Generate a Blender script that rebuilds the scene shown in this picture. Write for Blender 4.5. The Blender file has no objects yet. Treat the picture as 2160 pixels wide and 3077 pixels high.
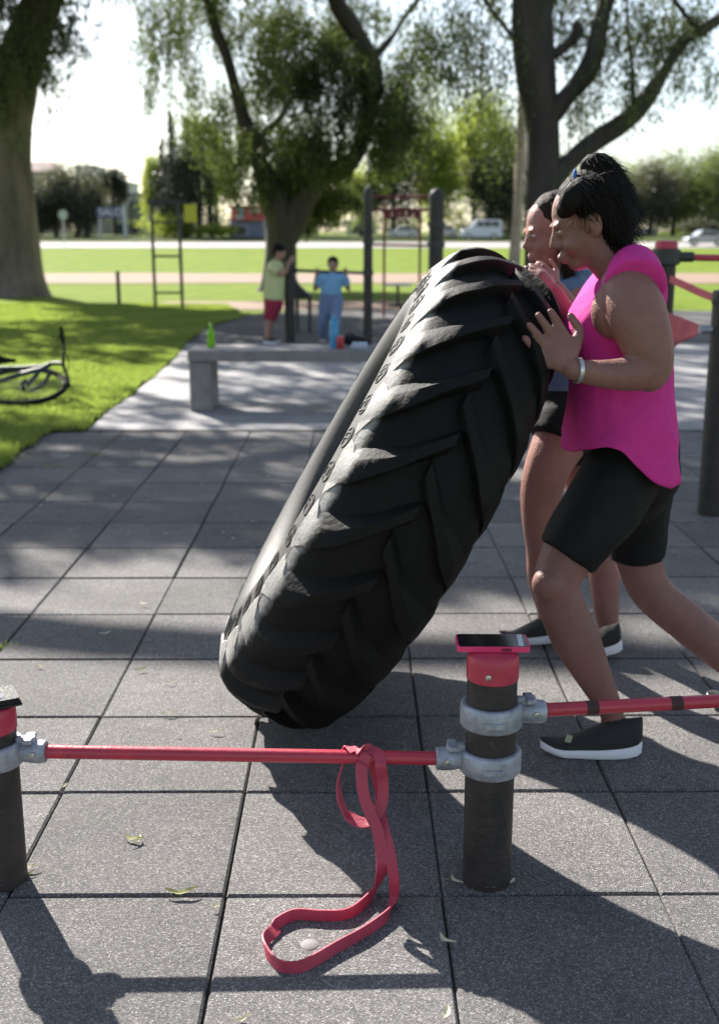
import bpy, bmesh, math, random
import numpy as np
from mathutils import Vector, Matrix, noise
from mathutils.bvhtree import BVHTree
from mathutils.geometry import tessellate_polygon
R = math.radians
rng = random.Random(7)
nr = np.random.default_rng(11)
scene = bpy.context.scene
COL = scene.collection

# ---------------------------------------------------------------- camera
FPX, PW, PH = 3376.0, 2160.0, 3077.0          # focal length and picture size in photo pixels
PITCH, CH = R(13.66), 1.469
cam = bpy.data.cameras.new("camera"); camo = bpy.data.objects.new("camera", cam); COL.objects.link(camo)
cam.sensor_fit = 'VERTICAL'; cam.sensor_height = 36.0; cam.sensor_width = 36.0
cam.lens = FPX * 36.0 / PH; cam.clip_start = .05; cam.clip_end = 3000
camo.location = (0, 0, CH); camo.rotation_euler = (R(90) - PITCH, 0, 0)
cam.dof.use_dof = True; cam.dof.focus_distance = 2.62; cam.dof.aperture_fstop = 3.2; cam.dof.aperture_blades = 0
scene.camera = camo

# ---------------------------------------------------------------- light
SUN = Vector((-.71, 1.19, 1.0)).normalized()      # towards the sun
elev = math.asin(SUN.z); az = math.atan2(SUN.x, SUN.y)
world = bpy.data.worlds.new("World"); scene.world = world; world.use_nodes = True
wn = world.node_tree; bg = wn.nodes['Background']
sky = wn.nodes.new('ShaderNodeTexSky'); sky.sky_type = 'NISHITA'; sky.sun_disc = False
sky.sun_elevation = elev; sky.sun_rotation = az; sky.air_density = 1.1; sky.dust_density = .9; sky.ozone_density = 2.0
hs = wn.nodes.new('ShaderNodeHueSaturation'); hs.inputs['Saturation'].default_value = .7
wn.links.new(sky.outputs[0], hs.inputs['Color']); wn.links.new(hs.outputs[0], bg.inputs[0]); bg.inputs[1].default_value = .068
sl = bpy.data.lights.new("sun", 'SUN'); sl.energy = 5.0; sl.angle = R(.55); sl.color = (1, .94, .86)
so = bpy.data.objects.new("sun", sl); COL.objects.link(so)
so.rotation_euler = (-SUN).to_track_quat('-Z', 'Y').to_euler()
scene.view_settings.view_transform = 'Standard'; scene.view_settings.look = 'None'
scene.view_settings.exposure = 1.5; scene.view_settings.gamma = 1.0
scene.cycles.use_denoising = True
scene.cycles.max_bounces = 8; scene.cycles.transparent_max_bounces = 12

# ---------------------------------------------------------------- helpers
def ray(u, v):
    a, b = (u - PW / 2) / FPX, -(v - PH / 2) / FPX
    c, s = math.cos(PITCH), math.sin(PITCH)
    return Vector((a, c + b * s, -s + b * c))
def G(u, v, z=0.0):
    d = ray(u, v); return Vector((0, 0, CH)) + d * ((z - CH) / d.z)
def P(u, v, Y):
    d = ray(u, v); return Vector((0, 0, CH)) + d * (Y / d.y)
def gz(y):                                     # the park rises gently towards the road
    if y < 45: return 0.0
    if y < 110: return .93 * ((y - 45) / 65) ** 1.3
    return .93 + (y - 110) * .027 if y < 150 else 2.01 + min(y - 150, 200) * .008

class MB:
    def __init__(s): s.v = []; s.f = []; s.m = []
    def add(s, vs, fs, mi=0):
        o = len(s.v); s.v += [tuple(p) for p in vs]; s.f += [tuple(i + o for i in f) for f in fs]; s.m += [mi] * len(fs)
    def box(s, c, d, rot=None, mi=0, taper=1.0):
        x, y, z = [k / 2 for k in d]; M = rot.to_matrix() if hasattr(rot, 'to_matrix') else (rot or Matrix.Identity(3))
        vs = [M @ Vector((a * (taper if k > 0 else 1), b * (taper if k > 0 else 1), k)) + Vector(c) for a, b, k in
              [(-x, -y, -z), (x, -y, -z), (x, y, -z), (-x, y, -z), (-x, -y, z), (x, -y, z), (x, y, z), (-x, y, z)]]
        s.add(vs, [(0, 3, 2, 1), (4, 5, 6, 7), (0, 1, 5, 4), (1, 2, 6, 5), (2, 3, 7, 6), (3, 0, 4, 7)], mi)
    def tube(s, pts, rad, n=12, smooth=0, rs=False, re=False, flat=1.0, mi=0, ax=None):
        pts = [Vector(p) for p in pts]
        rad = list(rad) if hasattr(rad, '__len__') else [rad] * len(pts)
        if smooth: pts, rad = spline(pts, rad, smooth)
        if rs or re:
            np_, nr_ = [], []
            if rs:
                d = (pts[0] - pts[1]).normalized(); r = rad[0]
                for k in (80, 60, 35): np_.append(pts[0] + d * r * math.sin(R(k))); nr_.append(r * math.cos(R(k)))
            np_ += pts; nr_ += rad
            if re:
                d = (pts[-1] - pts[-2]).normalized(); r = rad[-1]
                for k in (35, 60, 80): np_.append(pts[-1] + d * r * math.sin(R(k))); nr_.append(r * math.cos(R(k)))
            pts, rad = np_, nr_
        L = len(pts); nrm = None; vs = []
        for i, p in enumerate(pts):
            t = (pts[min(i + 1, L - 1)] - pts[max(i - 1, 0)]).normalized()
            if nrm is None:
                a = Vector(ax) if ax else (Vector((0, 0, 1)) if abs(t.z) < .9 else Vector((1, 0, 0)))
                nrm = (a - t * a.dot(t)).normalized()
            else: nrm = (nrm - t * nrm.dot(t)).normalized()
            b = t.cross(nrm)
            for k in range(n):
                an = 2 * math.pi * k / n
                vs.append(p + (nrm * math.cos(an) + b * math.sin(an) * flat) * rad[i])
        fs = [(i * n + k, i * n + (k + 1) % n, (i + 1) * n + (k + 1) % n, (i + 1) * n + k) for i in range(L - 1) for k in range(n)]
        fs += [tuple(range(n - 1, -1, -1)), tuple((L - 1) * n + k for k in range(n))]
        s.add(vs, fs, mi)
    def ell(s, c, r, M=None, nu=18, nv=12, mi=0):
        M = M or Matrix.Identity(3); c = Vector(c); vs = [c + M @ Vector((0, 0, r[2]))]; fs = []
        for j in range(1, nv):
            for i in range(nu):
                a, b = 2 * math.pi * i / nu, math.pi * j / nv
                vs.append(c + M @ Vector((r[0] * math.sin(b) * math.cos(a), r[1] * math.sin(b) * math.sin(a), r[2] * math.cos(b))))
        vs.append(c - M @ Vector((0, 0, r[2])))
        for i in range(nu): fs.append((0, 1 + i, 1 + (i + 1) % nu)); e = 1 + (nv - 2) * nu; fs.append((e + (i + 1) % nu, e + i, len(vs) - 1))
        for j in range(nv - 2):
            for i in range(nu):
                a = 1 + j * nu; fs.append((a + i, a + nu + i, a + nu + (i + 1) % nu, a + (i + 1) % nu))
        s.add(vs, fs, mi)
    def lathe(s, prof, c=(0, 0, 0), n=32, M=None, mi=0, closed=False):
        M = M or Matrix.Identity(3); c = Vector(c); vs = []; L = len(prof)
        for r, z in prof:
            for k in range(n):
                a = 2 * math.pi * k / n; vs.append(c + M @ Vector((r * math.cos(a), r * math.sin(a), z)))
        fs = [(i * n + k, i * n + (k + 1) % n, ((i + 1) % L) * n + (k + 1) % n, ((i + 1) % L) * n + k) for i in range(L if closed else L - 1) for k in range(n)]
        if not closed: fs += [tuple(range(n - 1, -1, -1)), tuple((L - 1) * n + k for k in range(n))]
        s.add(vs, fs, mi)
    def prism(s, poly, z0, z1, M=None, c=(0, 0, 0), mi=0):
        M = M or Matrix.Identity(3); c = Vector(c); n = len(poly)
        vs = [c + M @ Vector((x, y, z0)) for x, y in poly] + [c + M @ Vector((x, y, z1)) for x, y in poly]
        tr = tessellate_polygon([[Vector((x, y, 0)) for x, y in poly]])
        fs = [tuple(t) for t in tr] + [tuple(n + i for i in t[::-1]) for t in tr] + [(k, (k + 1) % n, n + (k + 1) % n, n + k) for k in range(n)]
        s.add(vs, fs, mi)
    def build(s, name, mats, parent=None, smooth=True, bevel=0, bseg=2, auto=None):
        me = bpy.data.meshes.new(name); me.from_pydata(s.v, [], s.f)
        mats = mats if isinstance(mats, (list, tuple)) else [mats]
        for m in mats: me.materials.append(m)
        if any(s.m): me.polygons.foreach_set('material_index', s.m)
        bm = bmesh.new(); bm.from_mesh(me); bmesh.ops.recalc_face_normals(bm, faces=bm.faces)
        if smooth:
            for f in bm.faces: f.smooth = True
            lim = R(auto or 38)
            for e in bm.edges:
                if len(e.link_faces) == 2 and e.calc_face_angle(0) > lim: e.smooth = False
        bm.to_mesh(me); bm.free()
        o = bpy.data.objects.new(name, me); COL.objects.link(o)
        if parent: put(o, parent)
        if bevel:
            b = o.modifiers.new('bevel', 'BEVEL'); b.width = bevel; b.segments = bseg; b.limit_method = 'ANGLE'; b.angle_limit = R(40)
        return o
def put(o, parent):
    o.parent = parent
    o.matrix_parent_inverse = Matrix.Translation(-parent.location)
def spline(pts, rad, k):
    P_, R_ = [], []; n = len(pts)
    for i in range(n - 1):
        a, b, c, d = pts[max(i - 1, 0)], pts[i], pts[i + 1], pts[min(i + 2, n - 1)]
        ra, rb, rc, rd = rad[max(i - 1, 0)], rad[i], rad[i + 1], rad[min(i + 2, n - 1)]
        for j in range(k):
            t = j / k; t2, t3 = t * t, t * t * t
            w = (-.5 * t3 + t2 - .5 * t, 1.5 * t3 - 2.5 * t2 + 1, -1.5 * t3 + 2 * t2 + .5 * t, .5 * t3 - .5 * t2)
            P_.append(a * w[0] + b * w[1] + c * w[2] + d * w[3]); R_.append(ra * w[0] + rb * w[1] + rc * w[2] + rd * w[3])
    P_.append(pts[-1]); R_.append(rad[-1]); return P_, R_
def tag(o, label=None, cat=None, group=None, kind=None):
    if label: o['label'] = label
    if cat: o['category'] = cat
    if group: o['group'] = group
    if kind: o['kind'] = kind
    return o
def thing(name, loc, label, cat, group=None):
    o = bpy.data.objects.new(name, None); COL.objects.link(o); o.location = loc; o.empty_display_size = .1
    return tag(o, label, cat, group)
def remeshed(mb, name, m, parent, voxel, smooth=4, disp=None):
    """join overlapping closed shapes into one continuous skin"""
    o = mb.build(name, m)
    r = o.modifiers.new('r', 'REMESH'); r.mode = 'VOXEL'; r.voxel_size = voxel; r.use_smooth_shade = True
    if smooth:
        q = o.modifiers.new('s', 'SMOOTH'); q.iterations = smooth; q.factor = .5
    dg = bpy.context.evaluated_depsgraph_get(); dg.update()
    me = bpy.data.meshes.new_from_object(o.evaluated_get(dg)); old = o.data
    o.modifiers.clear(); o.data = me; bpy.data.meshes.remove(old)
    me.name = name
    if not me.materials: me.materials.append(m)
    if disp:
        co = np.empty(len(me.vertices) * 3); me.vertices.foreach_get('co', co); co = co.reshape(-1, 3)
        no = np.empty(len(me.vertices) * 3); me.vertex_normals.foreach_get('vector', no); no = no.reshape(-1, 3)
        d = np.array([disp(Vector(c)) for c in co]); co += no * d[:, None]
        me.vertices.foreach_set('co', co.ravel()); me.update()
    for p in me.polygons: p.use_smooth = True
    if parent: put(o, parent)
    return o

# ---------------------------------------------------------------- materials
MATS = {}
def nt(name):
    m = bpy.data.materials.new(name); m.use_nodes = True; t = m.node_tree
    return m, t, t.nodes['Principled BSDF']
def mat(name, col, rough=.6, var=0.0, scale=8.0, bump=0.0, bscale=60.0, metal=0.0, spec=.5, col2=None, trans=0.0, detail=4, coat=0, stretch=None):
    if name in MATS: return MATS[name]
    m, t, b = nt(name); L = t.links
    b.inputs['Roughness'].default_value = rough; b.inputs['Metallic'].default_value = metal
    b.inputs['Specular IOR Level'].default_value = spec; b.inputs['Coat Weight'].default_value = coat
    tc = t.nodes.new('ShaderNodeTexCoord'); vec = tc.outputs['Object']
    if stretch:
        mp = t.nodes.new('ShaderNodeMapping'); mp.inputs['Scale'].default_value = stretch; L.new(vec, mp.inputs[0]); vec = mp.outputs[0]
    c4 = tuple(col) + (1,)
    b.inputs['Base Color'].default_value = c4
    if var or col2:
        n = t.nodes.new('ShaderNodeTexNoise'); n.inputs['Scale'].default_value = scale; n.inputs['Detail'].default_value = detail
        n.inputs['Roughness'].default_value = .65; L.new(vec, n.inputs['Vector'])
        cr = t.nodes.new('ShaderNodeValToRGB'); cr.color_ramp.elements[0].position = .32; cr.color_ramp.elements[1].position = .68
        c2 = tuple(col2) + (1,) if col2 else tuple(min(1, x * (1 + var)) for x in col) + (1,)
        cr.color_ramp.elements[0].color = tuple(x * (1 - var) for x in col) + (1,) if var else c4
        cr.color_ramp.elements[1].color = c2
        L.new(n.outputs[0], cr.inputs[0]); L.new(cr.outputs[0], b.inputs['Base Color'])
        rr = t.nodes.new('ShaderNodeMapRange'); rr.inputs[3].default_value = max(0, rough - .08); rr.inputs[4].default_value = min(1, rough + .08)
        L.new(n.outputs[0], rr.inputs[0]); L.new(rr.outputs[0], b.inputs['Roughness'])
    if bump:
        n2 = t.nodes.new('ShaderNodeTexNoise'); n2.inputs['Scale'].default_value = bscale; n2.inputs['Detail'].default_value = 5
        L.new(vec, n2.inputs['Vector'])
        bp = t.nodes.new('ShaderNodeBump'); bp.inputs['Strength'].default_value = bump; bp.inputs['Distance'].default_value = .01
        L.new(n2.outputs[0], bp.inputs['Height']); L.new(bp.outputs[0], b.inputs['Normal'])
    if trans:
        tr = t.nodes.new('ShaderNodeBsdfTranslucent'); mx = t.nodes.new('ShaderNodeMixShader'); mx.inputs[0].default_value = trans
        out = t.nodes['Material Output']
        if var or col2: L.new(cr.outputs[0], tr.inputs[0])
        else: tr.inputs[0].default_value = c4
        L.new(b.outputs[0], mx.inputs[1]); L.new(tr.outputs[0], mx.inputs[2]); L.new(mx.outputs[0], out.inputs[0])
    MATS[name] = m; return m
def leafmat(name, c1, c2, tcol, trans=.45, scale=.9):
    m, t, b = nt(name); L = t.links
    tc = t.nodes.new('ShaderNodeTexCoord'); n = t.nodes.new('ShaderNodeTexNoise'); n.inputs['Scale'].default_value = scale; n.inputs['Detail'].default_value = 6
    L.new(tc.outputs['Object'], n.inputs['Vector'])
    cr = t.nodes.new('ShaderNodeValToRGB'); cr.color_ramp.elements[0].position = .35; cr.color_ramp.elements[1].position = .65
    cr.color_ramp.elements[0].color = tuple(c1) + (1,); cr.color_ramp.elements[1].color = tuple(c2) + (1,)
    L.new(n.outputs[0], cr.inputs[0]); L.new(cr.outputs[0], b.inputs['Base Color']); b.inputs['Roughness'].default_value = .55
    tr = t.nodes.new('ShaderNodeBsdfTranslucent'); tr.inputs[0].default_value = tuple(tcol) + (1,)
    mx = t.nodes.new('ShaderNodeMixShader'); mx.inputs[0].default_value = trans
    L.new(b.outputs[0], mx.inputs[1]); L.new(tr.outputs[0], mx.inputs[2]); L.new(mx.outputs[0], t.nodes['Material Output'].inputs[0])
    return m
def tile_mat():
    m, t, b = nt('rubber_tile'); L = t.links; tc = t.nodes.new('ShaderNodeTexCoord')
    def noi(s, d=2, r=.6):
        n = t.nodes.new('ShaderNodeTexNoise'); n.inputs['Scale'].default_value = s; n.inputs['Detail'].default_value = d; n.inputs['Roughness'].default_value = r
        L.new(tc.outputs['Object'], n.inputs['Vector']); return n
    vo = t.nodes.new('ShaderNodeTexVoronoi'); vo.inputs['Scale'].default_value = 330; L.new(tc.outputs['Object'], vo.inputs['Vector'])
    sp = t.nodes.new('ShaderNodeSeparateColor'); L.new(vo.outputs['Color'], sp.inputs[0])
    cr = t.nodes.new('ShaderNodeValToRGB'); e = cr.color_ramp.elements
    e[0].position = 0; e[0].color = (.062, .06, .06, 1); e[1].position = 1; e[1].color = (.33, .315, .305, 1)
    a = e.new(.45); a.color = (.112, .107, .107, 1); a2 = e.new(.84); a2.color = (.165, .158, .156, 1)
    L.new(sp.outputs[0], cr.inputs[0])
    big = noi(1.6, 6, .7); mr = t.nodes.new('ShaderNodeMapRange'); mr.inputs[1].default_value = .3; mr.inputs[2].default_value = .7; mr.inputs[3].default_value = .78; mr.inputs[4].default_value = 1.22
    L.new(big.outputs[0], mr.inputs[0])
    at = t.nodes.new('ShaderNodeAttribute'); at.attribute_name = 'tone'
    st = noi(6.5, 5, .75); sr = t.nodes.new('ShaderNodeMapRange'); sr.inputs[1].default_value = .56; sr.inputs[2].default_value = .66; sr.inputs[3].default_value = 1; sr.inputs[4].default_value = .80
    L.new(st.outputs[0], sr.inputs[0]); m0 = t.nodes.new('ShaderNodeMath'); m0.operation = 'MULTIPLY'; L.new(sr.outputs[0], m0.inputs[0]); L.new(mr.outputs[0], m0.inputs[1])
    mu = t.nodes.new('ShaderNodeMath'); mu.operation = 'MULTIPLY'; L.new(m0.outputs[0], mu.inputs[0]); L.new(at.outputs['Fac'], mu.inputs[1])
    mx = t.nodes.new('ShaderNodeVectorMath'); mx.operation = 'SCALE'; L.new(cr.outputs[0], mx.inputs[0]); L.new(mu.outputs[0], mx.inputs['Scale'])
    L.new(mx.outputs[0], b.inputs['Base Color']); b.inputs['Roughness'].default_value = .82; b.inputs['Specular IOR Level'].default_value = .35
    bp = t.nodes.new('ShaderNodeBump'); bp.inputs['Strength'].default_value = .8; bp.inputs['Distance'].default_value = .003
    L.new(vo.outputs['Distance'], bp.inputs['Height']); L.new(bp.outputs[0], b.inputs['Normal'])
    return m
M_TILE = tile_mat()
M_GRASS_G = mat('lawn', (.09, .15, .014), .95, col2=(.17, .215, .032), scale=.9, bump=.5, bscale=24, detail=9, spec=.05)
M_BLADE = leafmat('grass_blade', (.085, .125, .025), (.19, .215, .065), (.33, .44, .075), .48, 1.1)
M_DIRT = mat('dirt_path', (.22, .145, .10), .95, .2, 3, .3, 40)
M_CONC = mat('concrete', (.24, .235, .24), .85, .22, 3.5, .35, 90, detail=8)
M_ASPH = mat('pale_road', (.30, .28, .27), .9, .08, 2)
M_CASTC = mat('cast_concrete', (.23, .215, .21), .85, .2, 6, .4, 70)
M_EARTH = mat('soil', (.05, .042, .034), .95, .3, 20, .4, 50)
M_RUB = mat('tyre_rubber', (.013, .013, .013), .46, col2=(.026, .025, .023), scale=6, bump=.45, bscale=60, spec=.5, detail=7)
def rub_mat():
    m, t, b = nt('worn_sunlit_rubber'); L = t.links; tc = t.nodes.new('ShaderNodeTexCoord')
    n = t.nodes.new('ShaderNodeTexNoise'); n.inputs['Scale'].default_value = 22; n.inputs['Detail'].default_value = 8; n.inputs['Roughness'].default_value = .75; L.new(tc.outputs['Object'], n.inputs['Vector'])
    at = t.nodes.new('ShaderNodeAttribute'); at.attribute_name = 'sunlit_dust'
    ad = t.nodes.new('ShaderNodeMath'); ad.operation = 'ADD'; L.new(at.outputs['Fac'], ad.inputs[0]); L.new(n.outputs[0], ad.inputs[1])
    mr = t.nodes.new('ShaderNodeMapRange'); mr.inputs[1].default_value = 1.0; mr.inputs[2].default_value = 1.5; L.new(ad.outputs[0], mr.inputs[0])
    mx = t.nodes.new('ShaderNodeMix'); mx.data_type = 'RGBA'; mx.inputs[6].default_value = (.007, .007, .0068, 1); mx.inputs[7].default_value = (.32, .31, .295, 1)  # pale shoulder colour: dust, with sunlit brightness painted in
    L.new(mr.outputs[0], mx.inputs[0]); L.new(mx.outputs[2], b.inputs['Base Color'])
    b.inputs['Roughness'].default_value = .66; b.inputs['Specular IOR Level'].default_value = .17
    bp = t.nodes.new('ShaderNodeBump'); bp.inputs['Strength'].default_value = .5; bp.inputs['Distance'].default_value = .004
    n2 = t.nodes.new('ShaderNodeTexNoise'); n2.inputs['Scale'].default_value = 75; n2.inputs['Detail'].default_value = 6; L.new(tc.outputs['Object'], n2.inputs['Vector'])
    L.new(n2.outputs[0], bp.inputs['Height']); L.new(bp.outputs[0], b.inputs['Normal']); return m
M_TREAD = rub_mat()
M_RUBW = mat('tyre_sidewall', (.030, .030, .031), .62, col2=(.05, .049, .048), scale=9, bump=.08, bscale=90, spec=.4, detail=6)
M_RUBL = mat('tyre_lettering', (.014, .014, .015), .5)
M_POST = mat('post_black_paint', (.022, .020, .019), .55, col2=(.05, .04, .036), scale=14, bump=.3, bscale=80, detail=8, spec=.4)
M_RED = mat('red_paint', (.50, .032, .062), .38, col2=(.38, .03, .055), scale=9, bump=.12, bscale=50, detail=6, coat=.15)
def chips(m, col, lo=.64, scale=30):
    t = m.node_tree; L = t.links; b = t.nodes['Principled BSDF']; src = b.inputs['Base Color'].links[0].from_socket
    tc = t.nodes.new('ShaderNodeTexCoord'); n = t.nodes.new('ShaderNodeTexNoise'); n.inputs['Scale'].default_value = scale; n.inputs['Detail'].default_value = 7; n.inputs['Roughness'].default_value = .7; L.new(tc.outputs['Object'], n.inputs['Vector'])
    r = t.nodes.new('ShaderNodeMapRange'); r.inputs[1].default_value = lo; r.inputs[2].default_value = lo + .02; L.new(n.outputs[0], r.inputs[0])
    x = t.nodes.new('ShaderNodeMix'); x.data_type = 'RGBA'; L.new(r.outputs[0], x.inputs[0]); L.new(src, x.inputs[6]); x.inputs[7].default_value = tuple(col) + (1,); L.new(x.outputs[2], b.inputs['Base Color']); return m
chips(M_RED, (.12, .035, .03)); chips(M_POST, (.12, .10, .085), .66, 22)
M_RED2 = mat('red_cap_plastic', (.46, .035, .07), .42, .12, 18, .12, 90)
M_GALV = mat('galvanised_clamp', (.34, .36, .41), .5, .25, 25, .3, 90, metal=.45)
M_STEEL = mat('bolt_steel', (.5, .48, .45), .35, metal=.9)
M_BAND = mat('band_rubber', (.42, .045, .085), .55, .12, 12, .15, 120)
def skinify(m):
    b = m.node_tree.nodes['Principled BSDF']; b.inputs['Subsurface Weight'].default_value = .12; b.inputs['Subsurface Radius'].default_value = (.02, .008, .005); return m
M_SKIN = skinify(mat('skin', (.235, .115, .098), .52, .16, 9, .3, 130, spec=.35, detail=8))
M_SKIN2 = skinify(mat('skin_flushed', (.30, .14, .115), .52, .16, 9, .3, 130, spec=.35, detail=8))
M_KSK = mat('skin_child', (.33, .18, .13), .55, .08, 8)
M_PINK = mat('pink_jersey', (.60, .04, .27), .85, .06, 30, .7, 17, spec=.2, detail=3)
M_BLKC = mat('black_lycra', (.010, .010, .011), .7, .2, 20, .5, 22, spec=.2)
M_HAIR = mat('dark_hair', (.008, .0065, .006), .7, .3, 60, .4, 90, spec=.12, stretch=(1, 1, .15))
M_HAIRB = mat('brown_hair', (.018, .010, .007), .7, .3, 60, .4, 90, spec=.15)
M_SHOE = mat('black_mesh_shoe', (.016, .016, .016), .7, .25, 40, .4, 250)
M_SOLE = mat('white_sole', (.82, .83, .88), .55, .04, 20)
M_WHITE = mat('white_plastic', (.75, .75, .74), .4)
M_BARK = mat('grey_brown_bark', (.07, .058, .05), .9, col2=(.27, .215, .175), scale=1.3, bump=1.0, bscale=9, detail=10, stretch=(1, 1, .25))
M_BARKD = mat('dark_bark', (.030, .026, .023), .9, col2=(.065, .055, .047), scale=4, bump=1.0, bscale=10, detail=10, stretch=(1, 1, .25))
M_STEM = mat('thin_twig_bark', (.06, .045, .03), .9)
M_DARKM = mat('dark_metal', (.03, .035, .032), .5, .2, 5)

# ---------------------------------------------------------------- ground
def sheet(name, poly, z, m, kind='structure', th=None, sub=None):
    mb = MB()
    tr = tessellate_polygon([[Vector((x, y, 0)) for x, y in poly]])
    mb.add([(x, y, z(y) if callable(z) else z) for x, y in poly], [tuple(t) for t in tr])
    o = mb.build(name, m, smooth=False); tag(o, kind=kind)
    me = o.data
    if sum(p.normal.z for p in me.polygons) < 0: me.flip_normals()
    return o
mb = MB()                                          # lawn and terrain to the horizon
ys = [-12, 0, 5, 10, 20, 30, 45] + list(range(50, 136, 5)) + [150, 200, 300, 600, 1600]
ys = sorted(set(ys + [140, 145, 155])); xs = [-900, -300, -120, -60, -30, -15, -8, 0, 8, 15, 30, 60, 120, 300, 900]
vs = [(x, y, gz(y) - .03) for y in ys for x in xs]; n = len(xs)
mb.add(vs, [(j * n + i, j * n + i + 1, (j + 1) * n + i + 1, (j + 1) * n + i) for j in range(len(ys) - 1) for i in range(n - 1)])
tag(mb.build('lawn_ground', M_GRASS_G), kind='structure')
# dirt path and bare patches
def strip(name, y0, y1, x0, x1, m, dz, wob=.5, seed=0):
    mb = MB(); N = 80; vs = []
    for i in range(N + 1):
        x = x0 + (x1 - x0) * i / N
        a = noise.noise(Vector((x * .15 + seed, 3.1, 0))) * wob; b = noise.noise(Vector((x * .15 + seed, 9.1, 0))) * wob
        taper = min(1, min(i, N - i) / 6)
        ym = (y0 + y1) / 2
        ya, yb = ym + (y0 - ym) * taper + a, ym + (y1 - ym) * taper + b
        vs += [(x, ya, gz(ya) - .03 + dz), (x, yb, gz(yb) - .03 + dz)]
    mb.add(vs, [(2 * i, 2 * i + 2, 2 * i + 3, 2 * i + 1) for i in range(N)])
    o = mb.build(name, m); tag(o, kind='structure'); return o
strip('dirt_path', 39.5, 50, -45, 60, M_DIRT, .02, 1.0, 4)
strip('dirt_patch', 24.6, 28.0, -5.2, 1.5, M_DIRT, .012, .7, 8)
strip('road', 99, 118, -300, 300, M_ASPH, .03, .2, 2)
strip('road_verge', 118.4, 148, -300, 300, mat('verge_grass', (.05, .07, .02), .95, .4, .3, spec=.05), .035, .2, 5)

# rubber tile paving: one slab mesh with real joints
TY, TX0, TY0, TS = .0069, -.2923, 2.3058, .5
CG, SG = math.cos(TY), math.sin(TY)
def tg(c, r): x, y = TX0 + c * TS, TY0 + r * TS; return (x * CG - y * SG, x * SG + y * CG)
ROW_END = 12.85
mb = MB(); tones = []
for r in range(-4, 13):
    for c in range(-9, 12):
        x0, y0 = c + .005 + rng.uniform(-.006, .006), r + .008 + rng.uniform(-.004, .004)
        x1, y1 = c + 1 - .005 + rng.uniform(-.006, .006), min(r + 1, ROW_END) - .008 + rng.uniform(-.004, .004)
        dz = rng.uniform(-.0016, .0016); z = 0 + dz; bv = .010
        p = lambda a, b, zz: tg(a, b) + (zz + rng.uniform(-.0004, .0004),)
        vs = [p(x0, y0, z - .035), p(x1, y0, z - .035), p(x1, y1, z - .035), p(x0, y1, z - .035),
              p(x0, y0, z - .006), p(x1, y0, z - .006), p(x1, y1, z - .006), p(x0, y1, z - .006),
              p(x0 + bv, y0 + bv, z), p(x1 - bv, y0 + bv, z), p(x1 - bv, y1 - bv, z), p(x0 + bv, y1 - bv, z)]
        fs = [(0, 1, 5, 4), (1, 2, 6, 5), (2, 3, 7, 6), (3, 0, 4, 7), (4, 5, 9, 8), (5, 6, 10, 9), (6, 7, 11, 10), (7, 4, 8, 11), (8, 9, 10, 11)]
        mb.add(vs, fs); tones += [rng.uniform(.80, 1.15)] * len(vs)
o = mb.build('rubber_tile_paving', M_TILE, smooth=False); tag(o, kind='structure')
at = o.data.attributes.new('tone', 'FLOAT', 'POINT'); at.data.foreach_set('value', tones)
ya = tg(0, ROW_END)[1]
# soil under the tiles, cut along the lawn edge
EDGE = [G(-420, 1720), G(-150, 1500), G(0, 1412), G(60, 1375), G(120, 1318), G(165, 1300), G(262, 1298)]
EDGE2 = [G(330, 1235), G(400, 1185), G(470, 1128), G(520, 1085), G(548, 1052), G(560, 1034)]
sheet('joint_soil', [(-7, 0), (7, 0), (7, ya + .02), (-7, ya + .02)], -.013, M_EARTH)
# concrete pad with slab joints
y14 = G(548, 1056).y
padl = [(e.x, e.y) for e in [G(262, 1298)] + EDGE2]
padl[0] = (padl[0][0], ya + .012)
mbp = MB()
yj = [ya + .012, 11.3, 13.4, padl[-1][1]]
poly = padl + [(9, padl[-1][1]), (9, ya + .012)]
tr = tessellate_polygon([[Vector((x, y, 0)) for x, y in poly]])
mbp.add([(x, y, .008) for x, y in poly], [tuple(t) for t in tr])
o = mbp.build('concrete_pad', M_CONC, smooth=False); tag(o, kind='structure')
if sum(p.normal.z for p in o.data.polygons) < 0: o.data.flip_normals()
# dark rubber exercise surface beyond
M_WET = mat('poured_rubber', (.05, .048, .05), .85, .25, 5, .4, 120, detail=8)
yb = padl[-1][1] + .01
sheet('rubber_exercise_surface', [(G(560, 1032).x, yb), (9, yb), (12, 23.5), (2, 24.3), (-1.2, 24.0), (-2.4, 22.6), (-3.0, 20)], .004, M_WET)

# ---------------------------------------------------------------- grass blades (near lawn)
def inside(px, py, poly):
    c = False; j = len(poly) - 1
    for i in range(len(poly)):
        if (poly[i][1] > py) != (poly[j][1] > py) and px < (poly[j][0] - poly[i][0]) * (py - poly[i][1]) / (poly[j][1] - poly[i][1]) + poly[i][0]: c = not c
        j = i
    return c
lawnpoly = [(e.x, e.y) for e in EDGE + EDGE2] + [(-3.2, 20), (-2.6, 22.8), (-1.2, 24.2), (-1.0, 24.5), (-10, 24.5), (-10, 5)]
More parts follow.
